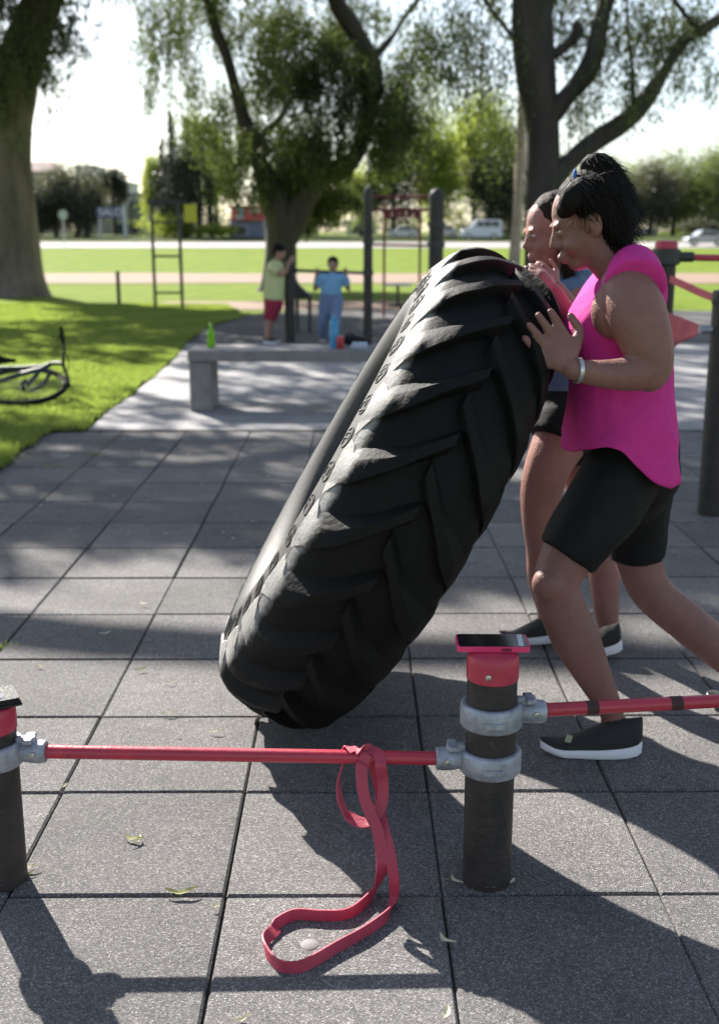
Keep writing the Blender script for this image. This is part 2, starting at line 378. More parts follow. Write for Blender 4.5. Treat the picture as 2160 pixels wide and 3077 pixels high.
# lawn earth: a raised ragged turf sheet lapping over the tiles
mb = MB()
tp = []
edge = EDGE + EDGE2
for i in range(len(edge) - 1):
    for k in range(10):
        p = edge[i].lerp(edge[i + 1], k / 10)
        tp.append((p.x + rng.uniform(-.035, .02) + noise.noise(Vector((p.y * 2, 0, 0))) * .06, p.y + rng.uniform(-.03, .03)))
poly = tp + [(-2.6, 19.5), (-2.2, 22), (-3, 26), (-12, 27), (-12, 4)]
tr = tessellate_polygon([[Vector((x, y, 0)) for x, y in poly]])
mb.add([(x, y, .012) for x, y in poly], [tuple(t) for t in tr])
M_TURF = mat('turf', (.09, .12, .03), .95, col2=(.22, .22, .085), scale=2.2, bump=.8, bscale=60, detail=9, spec=.05)
o = mb.build('turf', M_TURF, smooth=False); tag(o, kind='structure')
if sum(p.normal.z for p in o.data.polygons) < 0: o.data.flip_normals()
NB = 200000
pts = []
ex = [(e[0], e[1]) for e in poly]
while len(pts) < NB:
    y = 5.6 + (27 - 5.6) * rng.random() ** 1.25
    lim = y * .335 + .3
    x = -rng.uniform(0, 1) * lim
    if x > -.9 or not inside(x, y, ex): continue
    pts.append((x, y))
pts = np.array(pts); N = len(pts)
ang = nr.uniform(0, 2 * np.pi, N); h = nr.uniform(.018, .05, N) * (1 + .4 * np.sin(pts[:, 0] * 3) * np.cos(pts[:, 1] * 2)); w = nr.uniform(.003, .006, N) * (1 + pts[:, 1] / 12)
dx, dy = np.cos(ang), np.sin(ang); ln = nr.uniform(.2, .9, N) * h; la = nr.uniform(0, 2 * np.pi, N)
V = np.empty((N, 3, 3)); z0 = .012
V[:, 0] = np.stack([pts[:, 0] - dx * w, pts[:, 1] - dy * w, np.full(N, z0)], 1)
V[:, 1] = np.stack([pts[:, 0] + dx * w, pts[:, 1] + dy * w, np.full(N, z0)], 1)
V[:, 2] = np.stack([pts[:, 0] + np.cos(la) * ln, pts[:, 1] + np.sin(la) * ln, z0 + h], 1)
def fastmesh(name, V, m, parent=None):
    n, k = V.shape[:2]; me = bpy.data.meshes.new(name)
    me.vertices.add(n * k); me.vertices.foreach_set('co', V.reshape(-1).astype(np.float32))
    me.loops.add(n * k); me.loops.foreach_set('vertex_index', np.arange(n * k, dtype=np.int32))
    me.polygons.add(n); me.polygons.foreach_set('loop_start', np.arange(0, n * k, k, dtype=np.int32))
    me.update(calc_edges=True); me.materials.append(m)
    o = bpy.data.objects.new(name, me); COL.objects.link(o)
    if parent: put(o, parent)
    return o
tag(fastmesh('grass', V, M_BLADE), 'short sunlit lawn grass on the left beside the tiles', 'grass', kind='stuff')

# ---------------------------------------------------------------- trees
def leaves(n, centre, rad, size, droop=.0, clump=.28, nclump=40, seed=0, flat=.35, hollow=.0, down=0.0, shape=None):
    g = np.random.default_rng(seed)
    cc = g.normal(size=(nclump, 3)); cc /= np.linalg.norm(cc, axis=1)[:, None]
    cc *= (hollow + (1 - hollow) * g.uniform(0, 1, (nclump, 1)) ** .45); cc[:, 2] -= down * g.uniform(0, 1, nclump)
    cw = g.uniform(.6, 1.4, nclump)
    idx = g.integers(0, nclump, n)
    p = cc[idx] + g.normal(size=(n, 3)) * clump * cw[idx][:, None] * .6
    p = p * np.array(rad) + np.array(centre)
    if droop:
        # hang in vertical strands
        s = g.integers(0, max(1, n // 14), n); off = g.normal(size=(n, 2)) * .0
        base = p[s]; p = base + np.stack([g.normal(size=n) * .06, g.normal(size=n) * .06, -g.uniform(0, droop, n)], 1)
    d = g.normal(size=(n, 3)); 
    if droop: d[:, 2] = -abs(d[:, 2]) - 1.6
    d /= np.linalg.norm(d, axis=1)[:, None]
    e = np.cross(d, g.normal(size=(n, 3))); e /= np.linalg.norm(e, axis=1)[:, None]
    L = size * g.uniform(.6, 1.3, n)[:, None]; W = L * flat
    V = np.empty((n, 4, 3)); V[:, 0] = p - d * L * .5; V[:, 1] = p + e * W * .5; V[:, 2] = p + d * L * .5; V[:, 3] = p - e * W * .5
    return V
def trunk_mesh(name, limbs, m, parent, n=14, rough=.08):
    mb = MB()
    for pts, rad in limbs:
        mb.tube(pts, rad, n, smooth=6)
    o = mb.build(name, m, parent); me = o.data
    co = np.empty(len(me.vertices) * 3); me.vertices.foreach_get('co', co); co = co.reshape(-1, 3)
    off = np.array([noise.noise_vector(Vector((c[0] * 1.7, c[1] * 1.7, c[2] * .6))) for c in co]) * rough
    me.vertices.foreach_set('co', (co + off).ravel()); me.update()
    return o
M_LPEP = leafmat('pepper_leaf', (.022, .032, .015), (.065, .085, .03), (.13, .17, .035), .36, .8)
M_LEUC = leafmat('eucalyptus_leaf', (.035, .048, .026), (.08, .09, .045), (.14, .17, .06), .35, .8)
M_LBRI = leafmat('bright_leaf', (.08, .12, .02), (.17, .22, .04), (.42, .50, .07), .5, .35)
M_LDRK = leafmat('dark_leaf', (.022, .030, .018), (.045, .055, .03), (.05, .07, .03), .2, .4)
M_LGRY = leafmat('greyish_leaf', (.055, .060, .045), (.12, .12, .08), (.16, .17, .08), .3, .3)
M_LOLV = leafmat('olive_leaf', (.06, .085, .03), (.13, .165, .06), (.26, .33, .09), .4, .3)

# big pale-barked trunk at the left
t = thing('eucalyptus_tree', G(25, 885), 'massive pale eucalyptus trunk flaring at its base on the shaded lawn', 'tree')
Y = t.location.y
trunk_mesh('trunk', [([P(20, 905, Y), P(25, 870, Y), P(30, 780, Y), P(22, 600, Y), P(15, 400, Y), P(65, 190, Y), P(120, 0, Y), P(170, -260, Y)], [1.55, 1.2, .83, .72, .66, .60, .52, .40]),
                     ([P(20, 380, Y), P(-20, 250, Y), P(-60, 60, Y), P(-90, -200, Y)], [.42, .36, .30, .2]),
                     ([P(100, 895, Y - .3), P(80, 850, Y), P(50, 760, Y)], [.35, .45, .4])], M_BARK, t, 18, .16)
vv = [leaves(9000, P(10, 130, Y - 1.2), (1.2, 1.0, 2.3), .13, .5, .3, 34, 3), leaves(4200, P(150, 90, Y - .4), (1.0, 1.2, 1.7), .125, .4, .3, 26, 4), leaves(5000, P(60, -250, Y), (3, 3, 2.2), .18, .5, .3, 40, 5)]
fastmesh('crown', np.concatenate(vv), M_LEUC, t)

# forked pepper tree in the middle
t = thing('pepper_tree', G(832, 872), 'dark forked weeping pepper tree standing behind the children', 'tree')
Y = t.location.y
trunk_mesh('trunk', [([P(835, 885, Y), P(838, 850, Y), P(845, 750, Y), P(835, 640, Y), P(800, 540, Y), P(755, 420, Y), P(715, 300, Y), P(680, 170, Y), P(640, 50, Y), P(590, -60, Y)], [.66, .52, .46, .44, .33, .24, .19, .16, .13, .08]),
                     ([P(860, 720, Y), P(900, 620, Y), P(960, 540, Y), P(1050, 490, Y), P(1092, 400, Y), P(1125, 230, Y), P(1080, 120, Y), P(1010, 0, Y), P(960, -100, Y)], [.36, .38, .34, .26, .22, .24, .25, .24, .18]),
                     ([P(1135, 170, Y), P(1190, 90, Y), P(1250, 10, Y), P(1290, -80, Y)], [.10, .075, .06, .04]),
                     ([P(690, 200, Y), P(650, 90, Y + .5), P(655, -20, Y + .5)], [.1, .08, .05]),
                     ([P(770, 430, Y), P(860, 330, Y + .5), P(930, 180, Y + .5)], [.12, .08, .04])], M_BARKD, t, 14, .10)
vv = []
for k, (u, v, ru, rv, nn, dr, dy) in enumerate([
        (540, 50, 140, 100, 3300, .8, 0), (500, 190, 90, 110, 1500, 1.0, .5), (760, 50, 130, 90, 3000, .8, 1.5), (880, 130, 150, 110, 6500, .7, 1.2), (600, 300, 100, 110, 1700, 1.0, 1.2),
        (780, 300, 120, 90, 2700, .8, 1.5), (1000, 210, 150, 100, 7500, .8, .2), (1190, 310, 90, 100, 3200, 1.2, 1), (1260, 180, 80, 120, 1300, 1.2, .5), (1020, 50, 150, 80, 3800, .7, 1.2),
        (900, 390, 150, 80, 3000, .7, 1.4), (870, 520, 120, 60, 4200, .5, .8), (990, 570, 100, 70, 4200, .5, 1.2), (900, 470, 110, 60, 2000, .5, -.8), (1010, 390, 90, 80, 2600, .7, -.6), (1120, 250, 110, 90, 2600, .9, -.8), (740, 540, 80, 60, 1300, .6, -.6), (690, 450, 70, 70, 700, .8, -.6), (850, 430, 120, 60, 1600, .6, -.8), (1210, 260, 60, 110, 2000, 1.6, -.5), (1270, 330, 60, 80, 900, 1.4, 0), (1160, 360, 60, 80, 1500, 1.4, -.5), (800, 180, 70, 80, 1500, .9, -.6), (930, 640, 80, 50, 2600, .4, 1.2), (1160, 430, 60, 70, 900, 1.0, 0), (700, 420, 90, 80, 1300, .7, 1.5), (720, -90, 420, 80, 5000, .6, 0)]):
    s = Y / FPX * 1.03; vv.append(leaves(int(nn * 1.35), P(u, v, Y + dy), (ru * s, min(ru * s, 2.2), rv * s), .125, dr, .30, 26, 100 + k))
for k, (x, y, z, n_) in enumerate([(-8, 27, 9, 7500), (-5.5, 30, 9.6, 6500), (-2.5, 33, 9.5, 4200), (-8.5, 31.5, 9.4, 7000), (.5, 29, 9.6, 3200), (-5.5, 25.5, 9, 3600), (-11.5, 28.5, 9.2, 4600), (-10, 31, 9.8, 4600), (-3, 27, 10.5, 3000)]):  # leaf masses added out of view overhead to shade the ground
    vv.append(leaves(n_, (x, y, z), (2.6, 2.4, 1.0), .26, .5, .28, 30, 180 + k))
fastmesh('crown', np.concatenate(vv), M_LPEP, t)

# right hand tree with long reaching limbs
Y = 23.0
t = thing('gum_tree', P(1610, 938, Y) * 1, 'tall dark tree with long reaching limbs rising behind the two women', 'tree')
t.location.z = 0; 
trunk_mesh('trunk', [([P(1625, 950, Y), P(1620, 850, Y), P(1622, 650, Y), P(1625, 400, Y), P(1610, 250, Y), P(1600, 60, Y), P(1610, -150, Y), P(1625, -400, Y)], [.50, .37, .33, .32, .36, .39, .34, .25]),
                     ([P(1640, 560, Y), P(1690, 490, Y), P(1790, 420, Y), P(1870, 365, Y), P(1925, 310, Y), P(1990, 220, Y), P(2060, 115, Y), P(2110, 85, Y), P(2200, 30, Y), P(2320, -60, Y)], [.24, .20, .19, .20, .19, .14, .125, .12, .10, .07]),
                     ([P(1650, 340, Y), P(1700, 285, Y), P(1755, 225, Y), P(1785, 150, Y), P(1800, 60, Y), P(1830, -40, Y), P(1850, -200, Y)], [.2, .19, .21, .18, .15, .14, .1]),
                     ([P(1660, 160, Y), P(1700, 130, Y), P(1735, 90, Y), P(1725, 60, Y)], [.10, .09, .11, .05]),
                     ([P(1900, 325, Y), P(1895, 200, Y - .3), P(1885, 60, Y - .3), P(1890, -40, Y)], [.05, .04, .035, .03]),
                     ([P(2100, 90, Y), P(2065, 50, Y), P(2020, -20, Y)], [.06, .05, .04]),
                     ([P(1570, 150, Y), P(1540, 110, Y), P(1480, 40, Y), P(1420, -40, Y)], [.07, .05, .04, .03])], M_BARKD, t, 16, .08)
vv = []
for k, (u, v, ru, rv, nn, dr) in enumerate([(1420, 60, 150, 110, 2100, .8), (1350, 200, 110, 100, 1300, 1.0), (1500, 240, 70, 130, 800, 1.1), (1720, 50, 120, 80, 1500, .7), (1900, 60, 130, 90, 1900, .7),
        (2060, 40, 130, 80, 1800, .7), (1870, 210, 100, 90, 1200, .8), (1740, 330, 60, 80, 600, .6), (2090, 170, 90, 70, 600, .7), (1500, 400, 50, 70, 350, 1), (1750, -140, 420, 90, 4600, .7), (1300, 60, 100, 80, 1300, .8)]):
    s = Y / FPX * 1.03; vv.append(leaves(int(nn * 1.3), P(u, v, Y + rng.uniform(-.7, .9)), (ru * s, min(1.4, ru * s), rv * s), .095, dr, .32, 22, 200 + k))
fastmesh('crown', np.concatenate(vv), M_LPEP, t)
# pale slim trunk just left of it
t = thing('slim_tree', G(1545, 905), 'slim pale trunk standing just left of the tall dark tree', 'tree')
Y = t.location.y
trunk_mesh('trunk', [([G(1538, 905), P(1545, 760, Y), P(1556, 600, Y), P(1562, 450, Y), P(1568, 250, Y), P(1572, 60, Y), P(1575, -200, Y)], [.19, .14, .12, .11, .10, .10, .08])], mat('pale_bark', (.42, .33, .28), .9, .25, 3, .4, 14), t, 10, .03)
fastmesh('crown', leaves(2200, P(1575, -190, Y), (2, 2, 1.4), .15, .6, .3, 20, 301), M_LPEP, t)

# shade trees standing just outside the picture on the left, they dapple the paving
def shade_tree(loc, limbs, clouds, label, seed):
    t = thing('shade_tree', loc, label, 'tree', 'trees left of the picture')
    trunk_mesh('trunk', limbs, M_BARKD, t, 12, .06)
    fastmesh('crown', np.concatenate([leaves(n, c, r, .17, .35, .26, 34, seed + i) for i, (n, c, r) in enumerate(clouds)]), M_LPEP, t)
SH = -SUN / SUN.z
def over(x, y, h): return Vector((x, y, 0)) + SUN / SUN.z * h      # the point at height h that shades the ground at x,y
cl = []
for (x, y, h, n, rx, ry, rz) in [(-2.1, 5.2, 8.6, 1300, 1.1, .6, .5), (.2, 5.7, 8.8, 4600, 1.6, 1.1, .6), (-1.6, 7.3, 8.6, 3800, 1.6, 1.0, .6), (2.4, 5.4, 8.8, 9500, 1.8, 1.6, .7), (1.2, 8.3, 8.6, 7500, 2.0, 1.3, .7), (.9, 4.9, 8.9, 3200, 1.2, .6, .5), (-1.2, 5.9, 8.7, 1500, 1.0, .5, .4), (-2.6, 8.6, 8.4, 1200, 1.0, .6, .5), (-.6, 9.9, 8.2, 2800, 2.0, 1.0, .6), (-.4, 12.3, 8.2, 3300, 2.2, 1.3, .7), (2.2, 11.6, 8.4, 4600, 2.2, 2, .7), (3.6, 8.6, 8.6, 6000, 1.8, 2.2, .6), (-3.6, 10.6, 8.2, 1300, 1.1, .9, .5), (-3.6, 14.2, 8.0, 1500, 1.9, .8, .5), (2.3, 3.9, 9.2, 1300, .9, .5, .4)]:
    cl.append((n, over(x, y, h), (rx, ry, rz)))
base = Vector((-8.8, 13.2, 0))
shade_tree(base, [([base, base + Vector((.1, 0, 1)), base + Vector((.5, .2, 4)), base + Vector((1.5, .8, 6.5)), Vector((-5, 15.5, 8.2))], [.5, .36, .3, .22, .1]),
                  ([base + Vector((.6, .2, 4.2)), Vector((-7, 12.6, 6.8)), Vector((-4.6, 13.8, 8.4)), Vector((-3, 14.6, 8.8))], [.2, .16, .1, .05]),
                  ([base + Vector((1.2, .7, 6)), Vector((-6.5, 17, 8)), Vector((-4.6, 20, 8.3))], [.16, .1, .05])], cl,
           'spreading dark tree beside the paving whose branches shade the tiles', 400)

# ---------------------------------------------------------------- far side of the road
def bush_tree(name, label, cat, u, vbase, Y, h, w, m, n, leaf, seed, group=None, trunkr=.25, low=.15, clump=.3, tall=False):
    b = P(u, vbase, Y); b.z = gz(Y) - .02
    t = thing(name, b, label, cat, group)
    trunk_mesh('trunk', [([b, b + Vector((.1, 0, h * .35)), b + Vector((-.1, 0, h * .75))], [trunkr * 1.3, trunkr, trunkr * .4])], M_BARKD, t, 8, .05)
    c = b + Vector((0, 0, h * (low + (1 - low) / 2)))
    if tall:
        g = np.random.default_rng(seed); parts = []
        for k in range(20):
            f = k / 19; rr = w * (math.sin(math.pi * (.12 + .8 * (1 - f))) ** .8) * .9
            parts.append(leaves(n // 9, b + Vector((g.uniform(-.1, .1) * w, 0, h * (low + (1 - low) * (f * .93)))), (max(.15, rr) * .7, max(.15, rr) * .7, h * .05), leaf, 0, .3, 10, seed + k))
        V = np.concatenate(parts)
    else:
        V = leaves(int(n * 1.5), c, (w * 1.05, w, h * (1 - low) / 2 * 1.05), leaf * 1.25, 0, clump * 1.25, 46, seed)
    fastmesh('crown', V, m, t); return t
FT = 'trees beyond the road'
bt = bush_tree
bt('dusty_tree', 'dusty grey-green tree in front of the pink house', 'tree', 170, 705, 140, 7.4, 2.9, M_LGRY, 5200, .34, 501, FT)
bt('dusty_tree', 'round dusty tree with the tallest crown at the left of the road', 'tree', 235, 705, 141, 9.3, 3.1, M_LGRY, 6000, .34, 502, FT)
bt('dusty_tree', 'low dark bushy tree right beside the big left trunk', 'tree', 112, 708, 137, 6.0, 2.4, M_LDRK, 3800, .34, 503, FT)
bt('dusty_tree', 'shaded tree between the round street sign and the lettered signboard', 'tree', 262, 706, 138, 5.6, 1.6, M_LGRY, 3600, .34, 504, FT)
bt('evergreen_tree', 'dense dark evergreen rising above the lettered signboard', 'tree', 345, 700, 150, 8.2, 1.9, M_LDRK, 4200, .32, 505, FT, low=.48)
bt('yellow_green_tree', 'pale green tree left of the dark conifers', 'tree', 470, 705, 152, 9.5, 1.6, M_LBRI, 4500, .36, 506, FT)
bt('conifer', 'broad blackish conifer behind the climbing frame', 'tree', 556, 705, 136, 10.6, 3.0, M_LDRK, 9000, .34, 507, FT, low=.15)
for k, (u, h, w, lb) in enumerate([(496, 11.4, .65, 'pointed dark cypress nearest the pale green tree'), (525, 14.6, 1.2, 'tallest slender cypress of the row'), (572, 14.5, 1.5, 'middle cypress half hidden by hanging leaves'), (634, 14.2, 1.2, 'slender cypress nearest the forked tree'), ]):
    bt('cypress', lb, 'tree', u, 705, 138 + k, h, w, M_LDRK if k < 2 else M_LOLV, 2600, .34, 520 + k, FT, tall=True, low=.03)
bt('yellow_green_tree', 'bright lime tree hanging over the red signboard', 'tree', 650, 705, 146, 12.0, 3.0, M_LBRI, 8000, .34, 530, FT, low=.36)
bt('yellow_green_tree', 'lime tree leaning over the yellow board', 'tree', 600, 705, 142, 13.5, 2.0, M_LBRI, 3600, .34, 531, FT, low=.60)
bt('bushy_tree', 'dark tree filling the space behind the forked trunk', 'tree', 900, 712, 140, 9.0, 4.4, M_LDRK, 5600, .36, 532, FT, low=.25)
bt('bushy_tree', 'dark tree seen above the red exercise frame', 'tree', 1180, 712, 140, 10.5, 3.2, M_LDRK, 6000, .36, 533, FT, low=.15)
bt('bushy_tree', 'small lime tree between the black posts', 'tree', 1085, 712, 141, 8.6, 2.6, M_LBRI, 3600, .36, 534, FT, low=.25)
bt('leafy_tree', 'tall lime-green tree left of the white van', 'tree', 1300, 700, 142, 13.5, 3.4, M_LBRI, 9500, .38, 535, FT, low=.15)
bt('leafy_tree', 'broad sunlit green tree above the white van', 'tree', 1420, 695, 150, 15.4, 4.4, M_LBRI, 12500, .38, 536, FT, low=.22)
bt('leafy_tree', 'dark round tree in front of the broad sunlit one', 'tree', 1470, 690, 144, 9.6, 3.6, M_LDRK, 9000, .36, 537, FT, low=.18)
bt('leafy_tree', 'olive tree just left of the slim pale trunk', 'tree', 1530, 690, 152, 12.5, 3.0, M_LOLV, 6500, .38, 538, FT, low=.15)
rt = [(1700, 8.5, 3.4, M_LOLV, 'olive green tree half hidden by the woman in pink'), (1800, 9.0, 3.2, M_LOLV, 'rounded tree rising just right of the ponytail'), (1870, 9.6, 3.6, M_LOLV, 'lighter tree left of the gap in the right treeline'),
      (1950, 8.6, 3.3, M_LGRY, 'pale tree above the walkway on the right'), (2020, 9.8, 3.6, M_LOLV, 'tree directly behind the red-capped post'), (2080, 10.2, 3.5, M_LDRK, 'dark tree above the grey parked car'), (2150, 11.0, 3.8, M_LOLV, 'tall tree at the right end of the treeline')]
for k, (u, h, w, m, lb) in enumerate(rt):
    bt('park_tree', lb, 'tree', u, 700, 150 + (k % 3) * 4, h * 1.0, w, m, 6200, .36, 550 + k, FT, low=.08)
bt('shrub', 'low shrub beside the parked car', 'shrub', 2100, 705, 140, 2.2, 1.8, M_LGRY, 1500, .3, 570, 'shrubs along the road', .08)
bt('shrub', 'sunlit low shrub behind the yellow board', 'shrub', 500, 712, 134, 2.6, 2.6, M_LBRI, 2000, .3, 571, 'shrubs along the road', .08)
bt('shrub', 'sunlit bush under the red signboard', 'shrub', 640, 716, 133, 1.5, 2.6, M_LBRI, 1500, .3, 572, 'shrubs along the road', .08)
# distant wood closing the horizon
g = np.random.default_rng(77); parts = []
for k in range(60):
    x = -170 + 340 * k / 59 + g.uniform(-2, 2); hh = g.uniform(3.4, 6.5) if x > -40 else g.uniform(3, 5)
    parts.append(leaves(900, (x, 190 + g.uniform(-6, 6), 1.5 + hh * .45), (4.2, 3, hh * .6), .62, 0, .3, 16, 900 + k))
tag(fastmesh('distant_wood', np.concatenate(parts), M_LPEP), 'far belt of trees along the horizon behind the road', 'wood', kind='stuff')

# buildings
M_PINKW = mat('pink_plaster', (.42, .33, .33), .9, .12, .5)
M_GREYW = mat('grey_plaster', (.33, .32, .33), .9, .12, .5)
M_PALEW = mat('pale_plaster', (.55, .56, .56), .9, .08, .5)
M_WIN = mat('window_glass', (.05, .06, .08), .2)
M_SIGNB = mat('navy_sign', (.07, .08, .16), .5)
M_SIGNR = mat('red_sign', (.55, .04, .07), .5)
M_YEL = mat('yellow_board', (.55, .52, .04), .55, .05, 2)
def building(label, u0, u1, vt, Y, m, roof=None, wins=(), depth=7, hip=False):
    a, b = P(u0, vt, Y), P(u1, vt, Y); zb = gz(Y) - .3; cx = (a.x + b.x) / 2; w = b.x - a.x
    t = thing('building', (cx, Y, zb), label, 'building')
    mb = MB(); mb.box((cx, Y + depth / 2, (a.z + zb) / 2), (w, depth, a.z - zb)); mb.build('wall', m, t, smooth=False)
    rf = MB()
    if hip:
        rf.add([(cx - w / 2 - .3, Y - .3, a.z + .01), (cx + w / 2 + .3, Y - .3, a.z + .01), (cx + w / 2 + .3, Y + depth + .3, a.z + .01), (cx - w / 2 - .3, Y + depth + .3, a.z + .01), (cx - w / 4, Y + depth / 2, a.z + 1.6), (cx + w / 4, Y + depth / 2, a.z + 1.6)],
               [(0, 1, 5, 4), (1, 2, 5), (2, 3, 4, 5), (3, 0, 4), (3, 2, 1, 0)])
    else: rf.box((cx, Y + depth / 2, a.z + .16), (w + .3, depth + .3, .3))
    rf.build('roof', roof or m, t, smooth=False)
    for (wu0, wu1, wv0, wv1) in wins:
        p, q = P(wu0, wv0, Y), P(wu1, wv1, Y); f = MB()
        f.box(((p.x + q.x) / 2, Y - .02, (p.z + q.z) / 2), (q.x - p.x + .2, .1, p.z - q.z + .2)); fo = f.build('window', M_PALEW, t, smooth=False)
        f = MB(); f.box(((p.x + q.x) / 2, Y - .08, (p.z + q.z) / 2), (q.x - p.x, .04, p.z - q.z)); f.build('pane', M_WIN, fo, smooth=False)
    return t
building('pink plastered house with a sloping roof behind the dusty trees', 60, 168, 515, 165, M_PINKW, mat('roof_tiles', (.30, .22, .2), .9, .2, 1), [(90, 110, 560, 590)], hip=True)
building('pale grey block showing above the dusty trees', 225, 285, 503, 172, M_PALEW, M_GREYW, [(250, 262, 520, 540), (268, 278, 520, 540)])
building('grey two-storey house right of the lettered signboard', 380, 428, 586, 160, M_GREYW, mat('green_roof', (.2, .26, .24), .8), [(395, 404, 600, 625), (412, 422, 600, 625), (395, 412, 670, 700)])
building('small pale building with a flat top far down the street', 348, 392, 552, 190, M_PALEW)
building('low grey shop under the lettered signboard', 288, 380, 612, 158, M_GREYW, None, [(350, 372, 672, 704)])
building('low shop with a blue-grey front below the red signboard', 690, 800, 662, 136, mat('bluegrey_front', (.20, .22, .30), .8, .1, 1), M_GREYW, [(712, 742, 680, 706)])
building('pale kiosk seen right of the forked trunk', 1040, 1130, 668, 160, M_PALEW, None, [(1060, 1085, 680, 700)])
building('flat pale shed seen between the ponytail and the red-capped post', 1890, 1975, 695, 150, mat('shed_wall', (.40, .35, .33), .9, .1, 1), M_GREYW, [(1905, 1925, 705, 716)])
building('pale low house seen through the red exercise frame', 1180, 1260, 690, 155, M_PINKW, None, [(1200, 1215, 700, 714)])
building('pale block behind the pale green tree', 437, 520, 520, 175, M_PALEW, None, [(440, 448, 560, 590)])
def text_part(s, size, loc, m, parent, rot=(R(90), 0, 0), ext=.01, name='lettering', sx=1):
    cu = bpy.data.curves.new(name, 'FONT'); cu.body = s; cu.size = size; cu.extrude = ext; cu.align_x = 'CENTER'; cu.align_y = 'CENTER'
    o = bpy.data.objects.new(name, cu); COL.objects.link(o); dg = bpy.context.evaluated_depsgraph_get(); dg.update()
    me = bpy.data.meshes.new_from_object(o.evaluated_get(dg)); bpy.data.objects.remove(o)
    me.materials.clear(); me.materials.append(m); o = bpy.data.objects.new(name, me); COL.objects.link(o)
    from mathutils import Euler
    M = Matrix.Translation(loc) @ (rot if isinstance(rot, Matrix) else Euler(rot).to_matrix().to_4x4()) @ Matrix.Diagonal((sx, 1, 1, 1)); me.transform(M)
    if parent: put(o, parent)
    return o
Y = 134.0
a, b = P(290, 622, Y), P(378, 655, Y)
t = thing('signboard', ((a.x + b.x) / 2, Y, gz(Y)), 'dark blue signboard lettered SALO in white beside the street', 'sign')
m1 = MB(); m1.box(((a.x + b.x) / 2, Y, (a.z + b.z) / 2), (b.x - a.x, .3, a.z - b.z)); m1.build('panel', M_SIGNB, t, smooth=False)
m1 = MB(); m1.box((b.x - .1, Y - .02, gz(Y) + (a.z - gz(Y)) / 2), (.35, .35, a.z - gz(Y) + .3)); m1.build('post', M_PALEW, t, smooth=False)
m1 = MB(); m1.box((a.x + .3, Y + .1, gz(Y) + (b.z - gz(Y)) / 2), (.25, .25, b.z - gz(Y))); m1.build('post', M_PALEW, t, smooth=False)
text_part('SALO', 1.15, ((a.x + b.x) / 2, Y - .17, (a.z + b.z) / 2), M_WHITE, t)
Y = 135.2
a, b = P(694, 617, Y), P(796, 661, Y)
t = thing('signboard', ((a.x + b.x) / 2, Y, gz(Y)), 'red shop signboard with a pale panel and white writing', 'sign')
m1 = MB(); m1.box(((a.x + b.x) / 2, Y, (a.z + b.z) / 2), (b.x - a.x, .4, a.z - b.z)); m1.build('panel', M_SIGNR, t, smooth=False)
m1 = MB(); p, q = P(712, 625, Y), P(734, 658, Y); m1.box(((p.x + q.x) / 2, Y - .22, (p.z + q.z) / 2), (q.x - p.x, .05, p.z - q.z)); m1.build('pale_panel', mat('pale_blue_panel', (.45, .55, .6), .5), t, smooth=False)
m1 = MB(); p, q = P(750, 628, Y), P(788, 637, Y)
for k in range(7): m1.box((p.x + (q.x - p.x) * (k + .5) / 7, Y - .23, (p.z + q.z) / 2), ((q.x - p.x) / 9, .05, p.z - q.z))
m1.build('lettering', M_WHITE, t, smooth=False)
for x in (a.x + .3, b.x - .3): m1 = MB(); m1.box((x, Y, gz(Y) + (b.z - gz(Y)) / 2), (.2, .2, b.z - gz(Y))); m1.build('post', M_GREYW, t, smooth=False)
# round street sign on a thin pole
Y = 101.0; p = P(190, 645, Y)
t = thing('street_sign', (p.x, Y, gz(Y)), 'pale round street sign on a thin pole at the left of the road', 'sign')
m1 = MB(); m1.tube([(p.x, Y, gz(Y) - .05), (p.x, Y, p.z + .3)], .05, 8); m1.build('pole', M_PALEW, t)
m1 = MB(); m1.lathe([(.0, -.02), (.42, -.02), (.42, .02), (0, .02)], p, 20, Matrix.Rotation(R(90), 3, 'X')); m1.build('disc', mat('sign_disc', (.32, .36, .34), .5), t)

